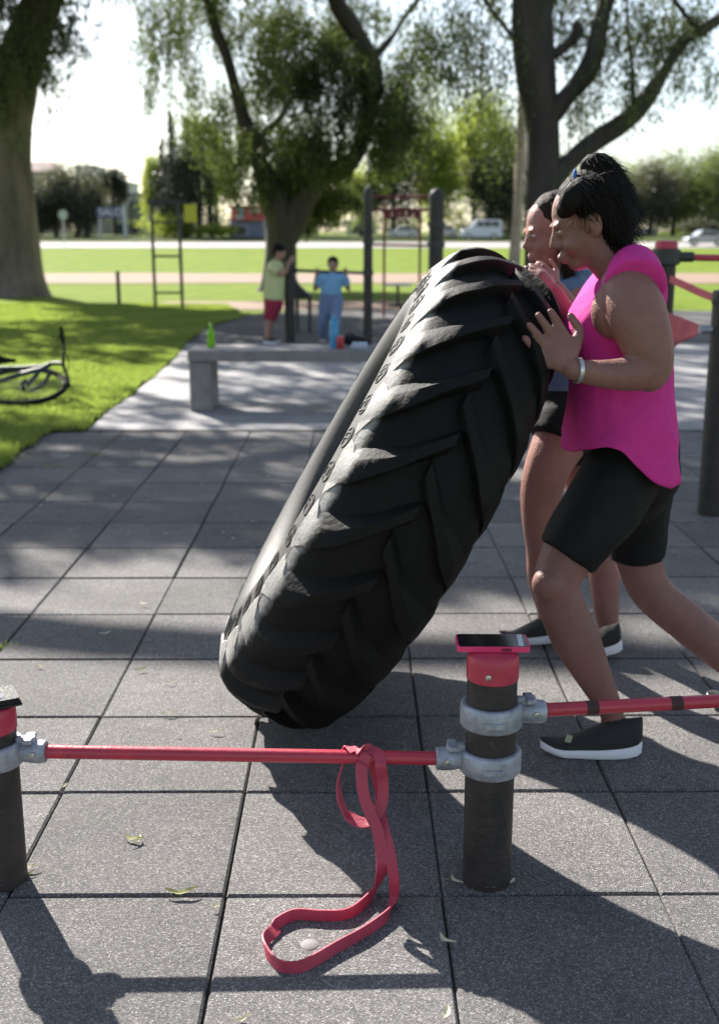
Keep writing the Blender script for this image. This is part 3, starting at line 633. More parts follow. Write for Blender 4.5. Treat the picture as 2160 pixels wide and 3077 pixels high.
# vehicles
def car(label, name, u0, u1, v1, Y, hgt, body, van=False, cat='car', depth=1.8, flip=False):
    a, b = P(u0, v1, Y), P(u1, v1, Y); L = b.x - a.x; x0 = a.x; zb = gz(Y) + .0
    t = thing(name, ((a.x + b.x) / 2, Y, zb), label, cat)
    if van: side = [(0, .3), (0, .42 * hgt), (.05, .52 * hgt), (.22, .62 * hgt), (.34, .97 * hgt), (.40, hgt), (.93, hgt), (.985, .93 * hgt), (1, .5 * hgt), (1, .3)]
    else: side = [(0, .3), (0, .42 * hgt), (.04, .55 * hgt), (.22, .64 * hgt), (.37, .96 * hgt), (.46, hgt), (.72, .98 * hgt), (.9, .68 * hgt), (.98, .62 * hgt), (1, .3)]
    poly = [(s * L if not flip else (1 - s) * L, z) for s, z in side]
    MX = Matrix(((1, 0, 0), (0, 0, 1), (0, 1, 0)))
    m1 = MB(); m1.prism(poly, 0, depth, MX, (x0, Y, zb)); m1.build('body', body, t, smooth=False, bevel=.06, bseg=3)
    wy = Y - .012
    wl = [((.36, .64), (.52, .64), (.52, .92), (.41, .92)), ((.54, .64), (.72, .64), (.72, .92), (.54, .92)), ((.74, .64), (.93, .64), (.91, .92), (.74, .92))] if van else [((.30, .66), (.50, .66), (.50, .92), (.41, .92)), ((.52, .66), (.82, .66), (.74, .92), (.52, .92))]
    for q in wl:
        m1 = MB(); m1.prism([((s if not flip else 1 - s) * L, z * hgt) for s, z in q], -.02, .02, MX, (x0, wy, zb)); m1.build('window', M_WIN, t, smooth=False)
    for s in (.18, .80):
        if flip: s = 1 - s
        m1 = MB(); m1.lathe([(.0, -.11), (.33, -.11), (.33, .11), (0, .11)], (x0 + s * L, Y + .05, zb + .33), 20, Matrix.Rotation(R(90), 3, 'X')); w = m1.build('wheel', M_RUB, t)
        m1 = MB(); m1.lathe([(.0, -.02), (.2, -.02), (.2, .02), (0, .02)], (x0 + s * L, Y - .07, zb + .33), 14, Matrix.Rotation(R(90), 3, 'X')); m1.build('rim', M_STEEL, w)
    m1 = MB(); hs = .005 if not flip else .995; m1.ell((x0 + hs * L, Y + .15, zb + .40 * hgt), (.10, .16, .1)); m1.build('headlight', mat('lamp_glass', (.8, .8, .8), .15, spec=.8), t)
    return t
M_VAN = mat('white_van_paint', (.62, .65, .74), .25, coat=.6)
M_CAR = mat('silver_car_paint', (.32, .34, .37), .25, metal=.4, coat=.6)
car('white van driving along the far road above the tyre', 'van', 1385, 1508, 722, 127, 2.15, M_VAN, True, 'van')
car('silver hatchback on the far road at the right edge', 'parked_car', 2062, 2180, 748, 104, 1.45, M_CAR)
car('pale car parked beside the white van', 'parked_car', 1300, 1375, 722, 133, 1.45, mat('beige_paint', (.6, .57, .52), .3, coat=.5))
car('pale car partly hidden by the red exercise frame', 'parked_car', 1165, 1255, 724, 131, 1.4, mat('white_paint', (.6, .6, .6), .3, coat=.5))

# ---------------------------------------------------------------- exercise equipment in the middle distance
def pole(mb, a, b, r, n=10): mb.tube([a, b], r, n)
# climbing ladder frame with a yellow-green board
Y = 24.3
x0, x1 = P(468, 925, Y).x, P(549, 925, Y).x; zt = P(460, 607, Y).z; zt2 = P(460, 664, Y).z
t = thing('climbing_frame', ((x0 + x1) / 2, Y, 0), 'tall thin green ladder frame standing on the lawn with a yellow board', 'climbing frame')
for x in (x0, x1):
    m1 = MB(); pole(m1, (x, Y, 0), (x, Y, zt), .035); m1.build('upright', M_DARKM, t)
for v in (612, 668, 770, 880):
    m1 = MB(); z = P(0, v, Y).z; pole(m1, (x0, Y, z), (x1, Y, z), .024); m1.build('rung', M_DARKM, t)
m1 = MB(); pole(m1, (x0 - .1, Y, zt), (x1 + .15, Y + .1, zt), .035); pole(m1, (P(523, 700, Y).x, Y + .8, zt2), (P(523, 800, Y).x, Y + .8, P(0, 800, Y).z), .02); pole(m1, (x0, Y, zt2), (x0 - .25, Y + 1, zt2 + .05), .03); pole(m1, (x1, Y, zt2), (x1 + .4, Y + .5, zt2), .03); m1.build('crossbar', M_DARKM, t)
a, b = P(552, 614, Y), P(592, 668, Y)
m1 = MB(); m1.box(((a.x + b.x) / 2, Y + .03, (a.z + b.z) / 2), (b.x - a.x, .03, a.z - b.z)); m1.build('board', M_YEL, t, smooth=False, bevel=.008)
t = thing('bollard', G(359, 918), 'thin dark low post alone on the lawn near the dirt patch', 'post')
p = t.location; m1 = MB(); pole(m1, p, p + Vector((0, 0, P(359, 818, p.y).z)), .045); m1.build('post', M_DARKM, t)
m1 = MB(); m1.ell(p + Vector((0, 0, P(359, 818, p.y).z)), (.05, .05, .03)); m1.build('cap', M_DARKM, t)
# black posts with red caps
def black_post(u, vb, vt, w, label, Y=None, collars=(), group='tall black exercise posts'):
    b = G(u, vb); Y = b.y; r = w * Y / FPX / 2; top = P(u, vt, Y)
    t = thing('exercise_post', b, label, 'post', group)
    m1 = MB(); m1.tube([b, Vector((b.x, Y, top.z - .06))], r, 20); m1.build('shaft', M_POST, t)
    m1 = MB(); m1.lathe([(r * 1.05, -.08), (r * 1.08, -.02), (r * .7, .05), (.01, .08)], (b.x, Y, top.z - .05), 20); m1.build('cap', M_POST, t)
    for v in collars:
        z = P(u, v, Y).z; m1 = MB(); m1.lathe([(r * .9, -.04), (r * 1.2, -.035), (r * 1.2, .035), (r * .9, .04)], (b.x, Y, z), 20); m1.build('collar', M_DARKM, t)
    return t
black_post(1105, 1043, 568, 27, 'tall black post right of the boy on the bar', collars=(722, 820))
black_post(1305, 1030, 572, 44, 'thick tall black post rising behind the top of the tyre', collars=(675, 735))
b = G(872, 1030); Y = b.y; r = .075
t = thing('exercise_post', b, 'short black post beside the boy in the yellow shirt', 'post', 'tall black exercise posts'); z = P(872, 800, Y).z
m1 = MB(); m1.tube([b, (b.x, Y, z)], r, 18); m1.build('shaft', M_POST, t)
m1 = MB(); m1.lathe([(r * 1.1, -.03), (r * 1.1, .02), (r * .5, .06), (.01, .07)], (b.x, Y, z), 18); m1.build('cap', M_POST, t)
t = thing('pull_bar', (0, Y, 0), 'thin low bar between the two posts the boys lean on', 'bar'); t.location = (P(990, 815, Y).x, Y, P(990, 815, Y).z)
m1 = MB(); m1.tube([P(872, 812, Y), P(1105, 821, Y)], .022, 10); m1.build('tube', M_DARKM, t)
for u in (885, 1093):
    m1 = MB(); m1.tube([P(u, 812.5, Y), P(u + 8, 812.8, Y)], .034, 10); m1.build('collar', M_POST, t)
# dark inclined exercise board right of that post
t = thing('incline_board', G(905, 1000), 'black curved exercise board leaning between the boys', 'exercise board')
Y = t.location.y; cs = [P(884, 815, Y), P(895, 850, Y), P(915, 872, Y), P(940, 893, Y)]
m1 = MB(); th = Vector((0, 0, -.25)); vs = []
pp, _ = spline(cs, [1] * 4, 5)
for p in pp:
    q = Vector((p.x, Y, P(900, 896, Y).z)); vs += [p - Vector((0, .2, 0)), p + Vector((0, .2, 0)), q + Vector((0, .2, 0)), q - Vector((0, .2, 0))]
fs = [(4 * i + a, 4 * i + b_, 4 * i + 4 + b_, 4 * i + 4 + a) for i in range(len(pp) - 1) for a, b_ in ((0, 1), (1, 2), (2, 3), (3, 0))] + [(0, 1, 2, 3), tuple(len(vs) - 4 + k for k in (3, 2, 1, 0))]
m1.add(vs, fs); m1.build('board', M_POST, t)
m1 = MB(); m1.tube([(P(893, 890, Y).x, Y, 0), P(893, 890, Y)], .03, 8); m1.tube([(P(930, 890, Y).x, Y, 0), P(930, 890, Y)], .03, 8); m1.build('support', M_DARKM, t)
# red framed exercise station
Y = 22.0
t = thing('exercise_station', (P(1205, 900, Y).x, Y, 0), 'red framed exercise station with thin legs behind the tyre', 'exercise station')
m1 = MB(); pole(m1, P(1106, 735, Y), P(1288, 738, Y), .026)
m1.build('crossbar', mat('red_frame', (.16, .025, .03), .6), t)
for u in (1155, 1263):
    m1 = MB(); p = P(u, 600, Y); pole(m1, (p.x, Y, 0), p, .024); m1.build('upright', mat('red_frame', (.16, .025, .03), .6), t)
for v in (590, 630):
    m1 = MB(); pole(m1, P(1106, v, Y), P(1290, v + 1, Y), .026); m1.build('rung', MATS['red_frame'], t)
m1 = MB()
for k in range(5): m1.box(P(1165 + 22 * k, 642, Y + .02), (.12, .02, .16))
m1.build('red_panel', MATS['red_frame'], t, smooth=False)
t = thing('small_table', G(1185, 920), 'small grey table with one leg on the lawn behind the tyre', 'table'); Y = t.location.y
m1 = MB(); p = P(1195, 856, Y); m1.box(p, (.62, .5, .035)); m1.build('table_top', M_PALEW, t, smooth=False, bevel=.008)
m1 = MB(); m1.tube([(p.x, Y, 0), (p.x, Y, p.z - .02)], .035, 10); m1.tube([(p.x - .2, Y, .02), (p.x + .2, Y, .02)], .03, 8); m1.build('leg', M_DARKM, t)

# ---------------------------------------------------------------- concrete bench
Yb = G(570, 1240).y; xl = G(570, 1240).x; zt = P(700, 1052, Yb).z
t = thing('concrete_bench', (0.0, Yb, 0), 'long grey cast concrete bench on the concrete pad', 'bench')
m1 = MB(); m1.box(((xl + 1.35) / 2, Yb + .26, zt - .05), (1.35 - xl, .54, .10)); m1.build('seat', M_CASTC, t, smooth=False, bevel=.012)
m1 = MB(); m1.box((xl + .10, Yb + .27, (zt - .10) / 2 + .003), (.19, .5, zt - .11)); m1.build('leg', M_CASTC, t, smooth=False, bevel=.012)
m1 = MB(); m1.box((1.2, Yb + .27, (zt - .10) / 2 + .003), (.19, .5, zt - .11)); m1.build('leg', M_CASTC, t, smooth=False, bevel=.012)
# things on the bench
def on_bench(u, dy): p = P(u, 1040, Yb + dy); return Vector((p.x, Yb + dy, zt + .001))
p = on_bench(635, .22); t = thing('bottle', p, 'lime green plastic bottle standing on the bench', 'bottle')
MG = mat('lime_plastic', (.30, .62, .03), .3, trans=.4)
m1 = MB(); m1.lathe([(.028, 0), (.034, .01), (.034, .06), (.030, .08), (.034, .10), (.033, .14), (.016, .17), (.014, .18)], p, 20); m1.build('body', MG, t)
m1 = MB(); m1.lathe([(.016, .18), (.016, .205), (.008, .21)], p, 16); m1.build('cap', MG, t)
p = on_bench(1004, .16); t = thing('bottle', p, 'tall light blue sports bottle standing on the bench beside the red can', 'bottle')
MBL = mat('light_blue_plastic', (.12, .45, .72), .3, trans=.35)
m1 = MB(); m1.lathe([(.032, 0), (.038, .012), (.038, .16), (.033, .18), (.038, .20), (.034, .225), (.022, .24)], p, 24); m1.build('body', MBL, t)
m1 = MB(); m1.lathe([(.023, .2405), (.023, .262), (.012, .268), (.010, .285)], p, 18); m1.build('cap', MBL, t)
p = on_bench(1022, .10); t = thing('drink_can', p, 'small red can on the bench beside the light blue bottle', 'can')
m1 = MB(); m1.lathe([(.026, 0), (.032, .008), (.032, .10), (.026, .112)], p, 20); m1.build('body', mat('red_can', (.42, .03, .04), .35), t)
m1 = MB(); m1.lathe([(.025, .1125), (.022, .1145)], p, 16); m1.build('lid', M_STEEL, t)
p = on_bench(1060, .32); t = thing('bag', p, 'black soft bag slumped on the bench beside the red can', 'bag')
m1 = MB(); m1.ell(p + Vector((.0, 0, .055)), (.12, .09, .045)); m1.ell(p + Vector((.08, .02, .04)), (.08, .07, .04)); remeshed(m1, 'body', M_BLKC, t, .012, 2, lambda c: .006 * noise.noise(c * 25))
m1 = MB(); m1.tube([p + Vector((-.08, 0, .07)), p + Vector((-.03, -.03, .115)), p + Vector((.05, -.02, .08))], .007, 8, smooth=6); m1.build('strap', M_BLKC, t)
p = on_bench(1078, .14); t = thing('folded_towel', p, 'small pale blue folded towel on the bench near the tyre', 'towel')
m1 = MB()
for k in range(3): m1.box(p + Vector((.004 * k, 0, .010 + k * .016)), (.15 - .008 * k, .12, .015))
m1.build('cloth', mat('pale_blue_cloth', (.5, .56, .68), .9, bump=.3), t, bevel=.006)

# ---------------------------------------------------------------- right-hand posts, bars and straps
def rpost(u, w, Y, vt, label, capcol, grp='posts of the low bars'):
    top = P(u, vt, Y); r = w; b = Vector((top.x, Y, 0))
    t = thing('bar_post', b, label, 'post', grp)
    m1 = MB(); m1.tube([b, (b.x, Y, top.z - .045)], r, 28); m1.build('shaft', M_POST, t)
    m1 = MB(); m1.lathe([(r * 1.04, -.075), (r * 1.07, -.07), (r * 1.07, -.02), (r * .96, -.004), (.005, 0)], (b.x, Y, top.z), 28); m1.build('cap', capcol, t)
    return t, b, top.z, r
def clamp_ring(t, b, z, r, dirv, m=M_GALV, tilt=0, h=.056):
    """cast clamp round a post with a socket that takes the bar"""
    m1 = MB()
    m1.lathe([(r * .98, -h * .5), (r * 1.18, -h * .5), (r * 1.26, -h * .38), (r * 1.26, h * .38), (r * 1.18, h * .5), (r * .98, h * .5)], (b.x, b.y, z), 36, closed=True)
    d = Vector(dirv).normalized(); s = Vector((-d.y, d.x, 0))
    c = Vector((b.x, b.y, z))
    m1.tube([c + d * r * 1.1, c + d * (r * 1.1 + .025), c + d * (r * 1.1 + .045), c + d * (r * 1.1 + .062)], [.022, .026, .027, .025], 16)
    m1.box(c + d * (r + .022) + Vector((0, 0, .02)), (.045, .018, .035), Matrix((d, s, Vector((0, 0, 1)))).transposed())
    m1.box(c + d * (r + .030) + Vector((0, 0, .032)), (.022, .05, .012), Matrix((d, s, Vector((0, 0, 1)))).transposed())
    o = m1.build('clamp', m, t, bevel=.003)
    m1 = MB(); m1.lathe([(.0, 0), (.0065, 0), (.0065, .005), (.003, .006)], c + d * (r * 1.1 + .038) + Vector((0, -.026, .004)), 6, Matrix.Rotation(R(90), 3, 'X')); m1.build('bolt', M_STEEL, o)
    m1 = MB(); m1.box((b.x, b.y - r * 1.27, z - .003), (.045, .006, .014)); m1.build('clamp_plate', m, o, bevel=.002)
    return o
t, b, z, r = rpost(2002, .062, 6.75, 722, 'red-capped black post right behind the woman in pink', M_RED2)
m1 = MB(); z1 = P(2002, 772, 6.75).z; m1.lathe([(r, -.05), (r * 1.35, -.04), (r * 1.35, .04), (r, .05)], (b.x, b.y, z1), 24, closed=True); m1.tube([(b.x, b.y, z1), (b.x + .16, b.y, z1)], .03, 12); m1.build('clamp', M_DARKM, t)
t2 = thing('low_bar', P(2080, 775, 6.75), 'thin red bar crossing the lawn at the right edge', 'bar'); m1 = MB(); m1.tube([P(2045, 773, 6.75), P(2200, 776, 6.75), P(2500, 785, 6.75)], .02, 14); m1.build('tube', M_RED, t2)
t3, b3, z3, r3 = rpost(2181, .066, 6.0, 870, 'black post cut by the right edge of the picture', M_POST)
m1 = MB(); m1.tube([(b3.x, 6, P(0, 985, 6).z), P(2100, 992, 6.0)], .022, 12); m1.build('clamp', M_GALV, t3)
# straps slung between them
def ribbon(mb, pts, wid, th, k=8):
    """pts: (point, width vector)"""
    P0 = [Vector(p) for p, w in pts]; W0 = [Vector(w).normalized() for p, w in pts]
    a, _ = spline(P0, [1] * len(P0), k); w, _ = spline(W0, [1] * len(P0), k); vs = []; L = len(a)
    for i in range(L):
        t_ = (a[min(i + 1, L - 1)] - a[max(i - 1, 0)]).normalized(); ww = (w[i] - t_ * w[i].dot(t_)).normalized(); nn = t_.cross(ww)
        for s1, s2 in ((-1, -1), (-.96, -1.0), (.96, -1.0), (1, -1), (1, 1), (.96, 1), (-.96, 1), (-1, 1)):
            sc = .75 if abs(s1) == 1 else 1
            vs.append(a[i] + ww * wid / 2 * s1 + nn * th / 2 * s2 * sc)
    n = 8; fs = [(i * n + q, i * n + (q + 1) % n, (i + 1) * n + (q + 1) % n, (i + 1) * n + q) for i in range(L - 1) for q in range(n)] + [tuple(range(n)), tuple((L - 1) * n + q for q in range(n))]
    mb.add(vs, fs)
t4 = thing('strap', P(2020, 840, 6.7), 'pale red strap stretched between the two right-hand posts', 'strap')
m1 = MB(); ribbon(m1, [(P(2012, 838, 6.65), (0, 0, 1)), (P(2050, 855, 6.5), (0, 0, 1)), (P(2110, 882, 6.3), (0, .2, 1)), (P(2165, 902, 6.1), (0, 0, 1))], .042, .006); m1.build('webbing', mat('faded_red_strap', (.55, .10, .13), .7, .1, 20), t4)
t5 = thing('red_cloth', P(2040, 970, 6.5), 'faded red cloth slung low between the right-hand posts', 'cloth')
m1 = MB(); cs = []
NU, NV = 14, 8; A, B_, C_, D_ = P(2000, 935, 6.65), P(2140, 992, 6.1), P(2010, 1052, 6.6), P(2120, 990, 6.1)
for i in range(NU + 1):
    for j in range(NV + 1):
        f, g_ = i / NU, j / NV; top = A.lerp(B_, f); bot = C_.lerp(D_, f ** .9); p = top.lerp(bot, g_)
        p = p + Vector((0, .03 * math.sin(f * 9 + g_ * 5) * (1 - f), .0)); cs.append(p)
m1.add(cs, [(i * (NV + 1) + j, i * (NV + 1) + j + 1, (i + 1) * (NV + 1) + j + 1, (i + 1) * (NV + 1) + j) for i in range(NU) for j in range(NV)])
o = m1.build('cloth', mat('faded_red_cloth', (.42, .09, .11), .85, .2, 10, .2, 80), t5); o.modifiers.new('s', 'SOLIDIFY').thickness = .004

# ---------------------------------------------------------------- foreground posts and bars
RP = .0565
YP = 2.372
def fpost(xc, ztop, label):
    b = Vector((xc, YP, 0)); t = thing('bar_post', b, label, 'post', 'posts of the low bars')
    m1 = MB(); m1.tube([b + Vector((0, 0, .0)), (xc, YP, ztop * .5), (xc, YP, ztop - .04)], RP, 40); m1.build('shaft', M_POST, t)
    r = RP * 1.045
    m1 = MB(); m1.lathe([(r * .97, -.058), (r, -.056), (r, -.020), (r * .985, -.010), (r * .93, -.002), (r * .80, .002), (.004, .003)], (xc, YP, ztop), 40); c = m1.build('cap', M_RED2, t)
    m1 = MB(); m1.lathe([(0, 0), (.007, 0), (.0065, .003), (.003, .0045)], (xc - .016, YP - r * .985, ztop - .036), 14, Matrix.Rotation(R(90), 3, 'X')); m1.build('rivet', M_STEEL, c)
    return t, b
xr = P(1471, 2300, YP).x; zr = P(1480, 1990, YP - RP).z
xlft = P(-22, 2250, YP).x; zl = P(0, 2128, YP - RP * .3).z
tR, bR = fpost(xr, zr, 'foreground black post with a red cap carrying the pink phone')
tL, bL = fpost(xlft, zl, 'foreground black post with a red cap at the left edge under the wallet')
HB1L, HB1R = P(100, 2258, YP).z, P(1330, 2279, YP).z
HB2 = P(1620, 2142, YP).z
clamp_ring(tR, bR, HB1R, RP, (-1, 0, 0)); clamp_ring(tR, bR, HB2, RP, (1, .08, 0))
clamp_ring(tL, bL, HB1L, RP, (1, 0, 0))
t = thing('low_bar', (0, YP, HB1L), 'foreground red bar with the exercise band draped over it', 'bar', 'red low bars')
m1 = MB(); m1.tube([(bL.x + RP + .045, YP, HB1L), (bR.x - RP - .045, YP, HB1R)], .0158, 24); m1.build('tube', M_RED, t)
t = thing('low_bar', (bR.x + .3, YP, HB2), 'foreground red bar running right from the post with the phone', 'bar', 'red low bars')
pe = Vector((0, 0, HB2)); q = G(2160, 2106, HB2); e = bR + Vector((0, 0, HB2)); dv = (q - e).normalized()
m1 = MB(); m1.tube([e + dv * (RP + .05), e + dv * 1.6], .0158, 24); m1.build('tube', M_RED, t)
for u in (1775, 2040):
    pp = G(u, 2125, HB2); k = (pp - e).dot(dv); m1 = MB(); m1.tube([e + dv * (k - .014), e + dv * (k + .014)], .0166, 20); m1.build('tape', mat('black_tape', (.05, .02, .02), .7), t)
# clump of debris and grass at the foot of each post is scattered below

# phone in its pink case, lying on the cap
zc = zr + .0035
pa, pb_ = G(1372, 1938, zc + .008), G(1592, 1945, zc + .008)
cx = (pa.x + pb_.x) / 2; W_ = pb_.x - pa.x
fy, by = G(1480, 1948, zc + .010).y, G(1480, 1908, zc + .010).y
t = thing('phone', (cx, (fy + by) / 2, zc), 'phone in a bright pink case lying on the red post cap', 'phone')
cy = (fy + by) / 2; D_ = by - fy
Mr = Matrix.Rotation(R(-1.0), 3, 'Z')
def rrect(w, d, r, n=6): return [(sx * (w / 2 - r) + r * math.cos(R(a0 + 90 * k / n)), sy * (d / 2 - r) + r * math.sin(R(a0 + 90 * k / n))) for sx, sy, a0 in ((1, 1, 0), (-1, 1, 90), (-1, -1, 180), (1, -1, 270)) for k in range(n + 1)]
M_CASE = mat('pink_case', (.75, .035, .17), .4, coat=.2)
m1 = MB(); m1.prism(rrect(W_, D_, .012), 0, .0125, Mr, (cx, cy, zc)); cs = m1.build('case', M_CASE, t, bevel=.0018)
m1 = MB(); m1.prism(rrect(W_ - .008, D_ - .007, .008), .0125, .0132, Mr, (cx, cy, zc)); sc = m1.build('screen', mat('phone_glass', (.012, .012, .013), .12, spec=.7), t)
m1 = MB(); m1.prism([(-.007, -.5 * D_ + .006), (.004, -.5 * D_ + .006), (.008, .5 * D_ - .006), (-.003, .5 * D_ - .006)], .0132, .0136, Mr, (cx + W_ * .385, cy, zc)); m1.build('screen_edge', mat('phone_white', (.55, .57, .62), .2), sc)
m1 = MB(); m1.box((cx + W_ * .17, cy - D_ / 2 - .0003, zc + .0062), (.022, .0016, .007)); m1.build('button_cutout', mat('dark_pink', (.16, .01, .03), .6), cs)
# wallet on the left post
pw = Vector((xlft, YP, zl + .004)); t = thing('wallet', pw, 'worn black wallet lying on the red cap of the left post', 'wallet')
ML = mat('black_leather', (.016, .017, .019), .55, .3, 50, .5, 160, spec=.3)
Mw = Matrix.Rotation(R(28), 3, 'Z')
for k, (w, d) in enumerate(((.135, .092), (.13, .088), (.125, .086))):
    m1 = MB(); m1.prism(rrect(w, d, .007), k * .0065, k * .0065 + .0055, Mw, pw); m1.build('flap' if k else 'cover', ML, t, bevel=.0015)
m1 = MB(); m1.prism(rrect(.035, .030, .004), .0188, .0196, Mw, pw + Vector((.018, -.006, 0))); m1.build('card_window', mat('clear_plastic', (.05, .06, .10), .6, .4, 60, spec=.2), t)

# ---------------------------------------------------------------- exercise band
Z8 = lambda u, v: (700 + u * .6203, 1850 + v * .6203)
def bp(u, v, Y): a = Z8(u, v); return P(a[0], a[1], Y)
def bg_(u, v, z): a = Z8(u, v); return G(a[0], a[1], z)
t = thing('resistance_band', P(1105, 2245, YP), 'long red rubber band looped over the bar and trailing on the tiles', 'exercise band')
m1 = MB(); X = (1, 0, 0); yf = YP - .024
yb_ = YP + .028
zb = HB1L + (HB1R - HB1L) * .78
def bar_pt(x, ang, r=.0195): return Vector((x, YP - r * math.cos(ang), zb + r * math.sin(ang)))
xa = bp(655, 650, YP).x
# one continuous loop: front strand up, over the bar, down behind, round through itself, out on the tiles and back
ring = [
    (bg_(700, 1310, .012), (.5, .8, .1)), (bp(722, 1220, 2.275), (1, .3, 0)), (bp(715, 1120, 2.29), X), (bp(700, 1040, 2.30), X), (bp(665, 960, 2.315), X), (bp(632, 860, 2.33), X), (bp(622, 740, yf - .004), (1, .1, 0)),
    (bar_pt(xa - .010, R(-10)), X), (bar_pt(xa - .004, R(50)), X), (bar_pt(xa, R(110)), X), (bar_pt(xa + .004, R(180)), X), (bp(690, 760, yb_), X), (bp(715, 860, YP + .01), X), (bp(712, 950, YP - .03), X),
    (bp(728, 1030, 2.31), (1, -.2, 0)), (bp(752, 1120, 2.29), X), (bp(768, 1200, 2.272), (1, -.4, 0)), (bp(780, 1280, 2.262), (.9, -.6, .0)), (bg_(776, 1370, .016), (.6, -.8, .3)), (bg_(745, 1450, .014), (.2, .4, 1)), (bg_(640, 1528, .014), (0, .1, 1)),
    (bg_(500, 1606, .013), (0, .2, 1)), (bg_(400, 1666, .013), (0, .3, 1)), (bg_(320, 1700, .013), (0, .1, 1)), (bg_(225, 1694, .014), (0, 0, 1)), (bg_(165, 1630, .014), (0, 0, 1)), (bg_(158, 1570, .014), (-.4, .2, .8)),
    (bg_(205, 1520, .012), (-.8, .5, .5)), (bg_(215, 1490, .013), (-.2, .3, 1)), (bg_(300, 1448, .014), (0, .1, 1)), (bg_(430, 1452, .014), (0, 0, 1)), (bg_(550, 1444, .014), (0, 0, 1)), (bg_(640, 1385, .014), (0, .2, 1)), (bg_(700, 1312, .014), (.5, .8, .3))]
ribbon(m1, ring, .027, .0045)
# short back loop of the hitch
loop = [(bar_pt(xa - .030, R(60), .021), X), (bar_pt(xa - .045, R(120), .021), X), (bp(535, 715, YP + .012), (.25, 1, 0)), (bp(512, 800, YP + .004), (.2, 1, 0)), (bp(522, 900, YP - .012), (.3, .9, 0)), (bp(560, 968, YP - .03), (-.2, .8, .4)), (bp(625, 1003, YP - .05), (0, .8, .5)),
        (bp(685, 985, YP - .05), (.6, .5, .2)), (bp(722, 900, YP - .03), X), (bp(725, 800, YP - .02), X), (bp(715, 730, yf - .006), X), (bar_pt(xa + .028, R(10), .023), (1, .1, -.3)), (bar_pt(xa + .016, R(60), .023), (1, 0, -.3)), (bar_pt(xa - .006, R(75), .023), (.8, 0, .3)), (bar_pt(xa - .030, R(60), .023), X)]
ribbon(m1, loop, .026, .0042)
m1.build('band', M_BAND, t)

# ---------------------------------------------------------------- tractor tyre
TH, PS, TR, TW, TCX, TCY = .522, -.014, .780, .422, .072, 3.383
e1 = Vector((math.sin(TH), 0, math.cos(TH))); nn_ = Vector((-math.cos(TH), 0, math.sin(TH))); e2 = Vector((0, 1, 0))
Rz = Matrix.Rotation(PS, 3, 'Z'); e1, nn_, e2 = Rz @ e1, Rz @ nn_, Rz @ e2
TC = Vector((TCX, TCY, 0))
prof = [(.0, .955), (.15, .953), (.30, .935), (.38, .908), (.43, .878), (.458, .852), (.472, .828), (.488, .79), (.503, .735), (.508, .69), (.50, .64), (.47, .60), (.42, .57), (.37, .55), (.33, .545), (.31, .56)]
def tpt(a, r, ph): return nn_ * (a * TW) + (e1 * math.cos(ph) + e2 * math.sin(ph)) * (r * TR)
NT = 144
def pr(a):                                      # carcass radius at axial a
    a = abs(a)
    for i in range(len(prof) - 1):
        if prof[i][0] <= a <= prof[i + 1][0]:
            f = (a - prof[i][0]) / (prof[i + 1][0] - prof[i][0] + 1e-9); return prof[i][1] + f * (prof[i + 1][1] - prof[i][1])
    return prof[5][1]
full = [(-a, r) for a, r in prof[::-1]] + prof[1:]
inner = [(.29, .60), (.40, .68), (.43, .78), (.38, .86), (.2, .90), (-.2, .90), (-.38, .86), (-.43, .78), (-.40, .68), (-.29, .60)]
m_car = MB()
tread_sec = [(a, r) for a, r in full if r >= .85]
allv = full + inner
minz = 1e9
LOW = Vector((0, 0, 0))
def ringmesh(sec, closed=False, sub=1):
    m_ = MB(); vs = []; L = len(sec)
    for (a, r) in sec:
        for k in range(NT): vs.append(tpt(a, r, 2 * math.pi * k / NT))
    fs = [(i * NT + k, i * NT + (k + 1) % NT, ((i + 1) % L) * NT + (k + 1) % NT, ((i + 1) % L) * NT + k) for i in range(L if closed else L - 1) for k in range(NT)]
    m_.add(vs, fs); return m_
t_tyre = thing('tractor_tyre', TC, 'huge black tractor tyre tilted on edge and pushed by two women', 'tyre')
tr_m = ringmesh(tread_sec)
NL = 24
def crown(a): return 1 - .135 * (2 * abs(a)) ** 3.3
for side in (-1, 1):
    for k in range(NL):
        ph0 = 2 * math.pi * (k + (.5 if side > 0 else 0)) / NL + .04
        S = 14; vs = []
        for i in range(S):
            f = i / (S - 1)
            if f < .30:                          # sloping outer end of the lug, running down on to the sidewall
                g_ = f / .30; a = .474 - .024 * g_; rb = .826 + .046 * g_; a_o = .487 - .087 * g_; ro = rb + .006 + (crown(.400) - .872 - .006) * g_ ** .85; wd = .098 - .030 * g_; dp = .010 * g_
            else:
                g_ = (f - .30) / .70; a = .450 - .480 * g_; rb = pr(a) - .004; a_o = .400 - .430 * g_; ro = crown(a_o); wd = .068 - .028 * min(1, g_ * 1.8)
                dp = .010 + (.10 * g_ + .15 * g_ ** 1.3)
            for (off, rr, aa) in ((-wd * 1.25, rb, a), (-wd * .86, rb + (ro - rb) * .55, (a + a_o) / 2), (-wd * .70, ro - .008, a_o), (-wd * .58, ro, a_o), (wd * .58, ro, a_o), (wd * .70, ro - .008, a_o), (wd * .86, rb + (ro - rb) * .55, (a + a_o) / 2), (wd * 1.25, rb, a)):
                vs.append(tpt(side * aa, rr, ph0 + dp + off))
        n = 8; fs = [(i * n + q, i * n + q + 1, (i + 1) * n + q + 1, (i + 1) * n + q) for i in range(S - 1) for q in range(n - 1)] + [tuple(range(n)), tuple((S - 1) * n + q for q in range(n))]
        # worn edges
        vs = [v + Vector(noise.noise_vector(v * 14)) * .004 for v in vs]
        tr_m.add(vs, fs)
minz = min(v[2] for v in tr_m.v)
off = TC - Vector((0, 0, minz))
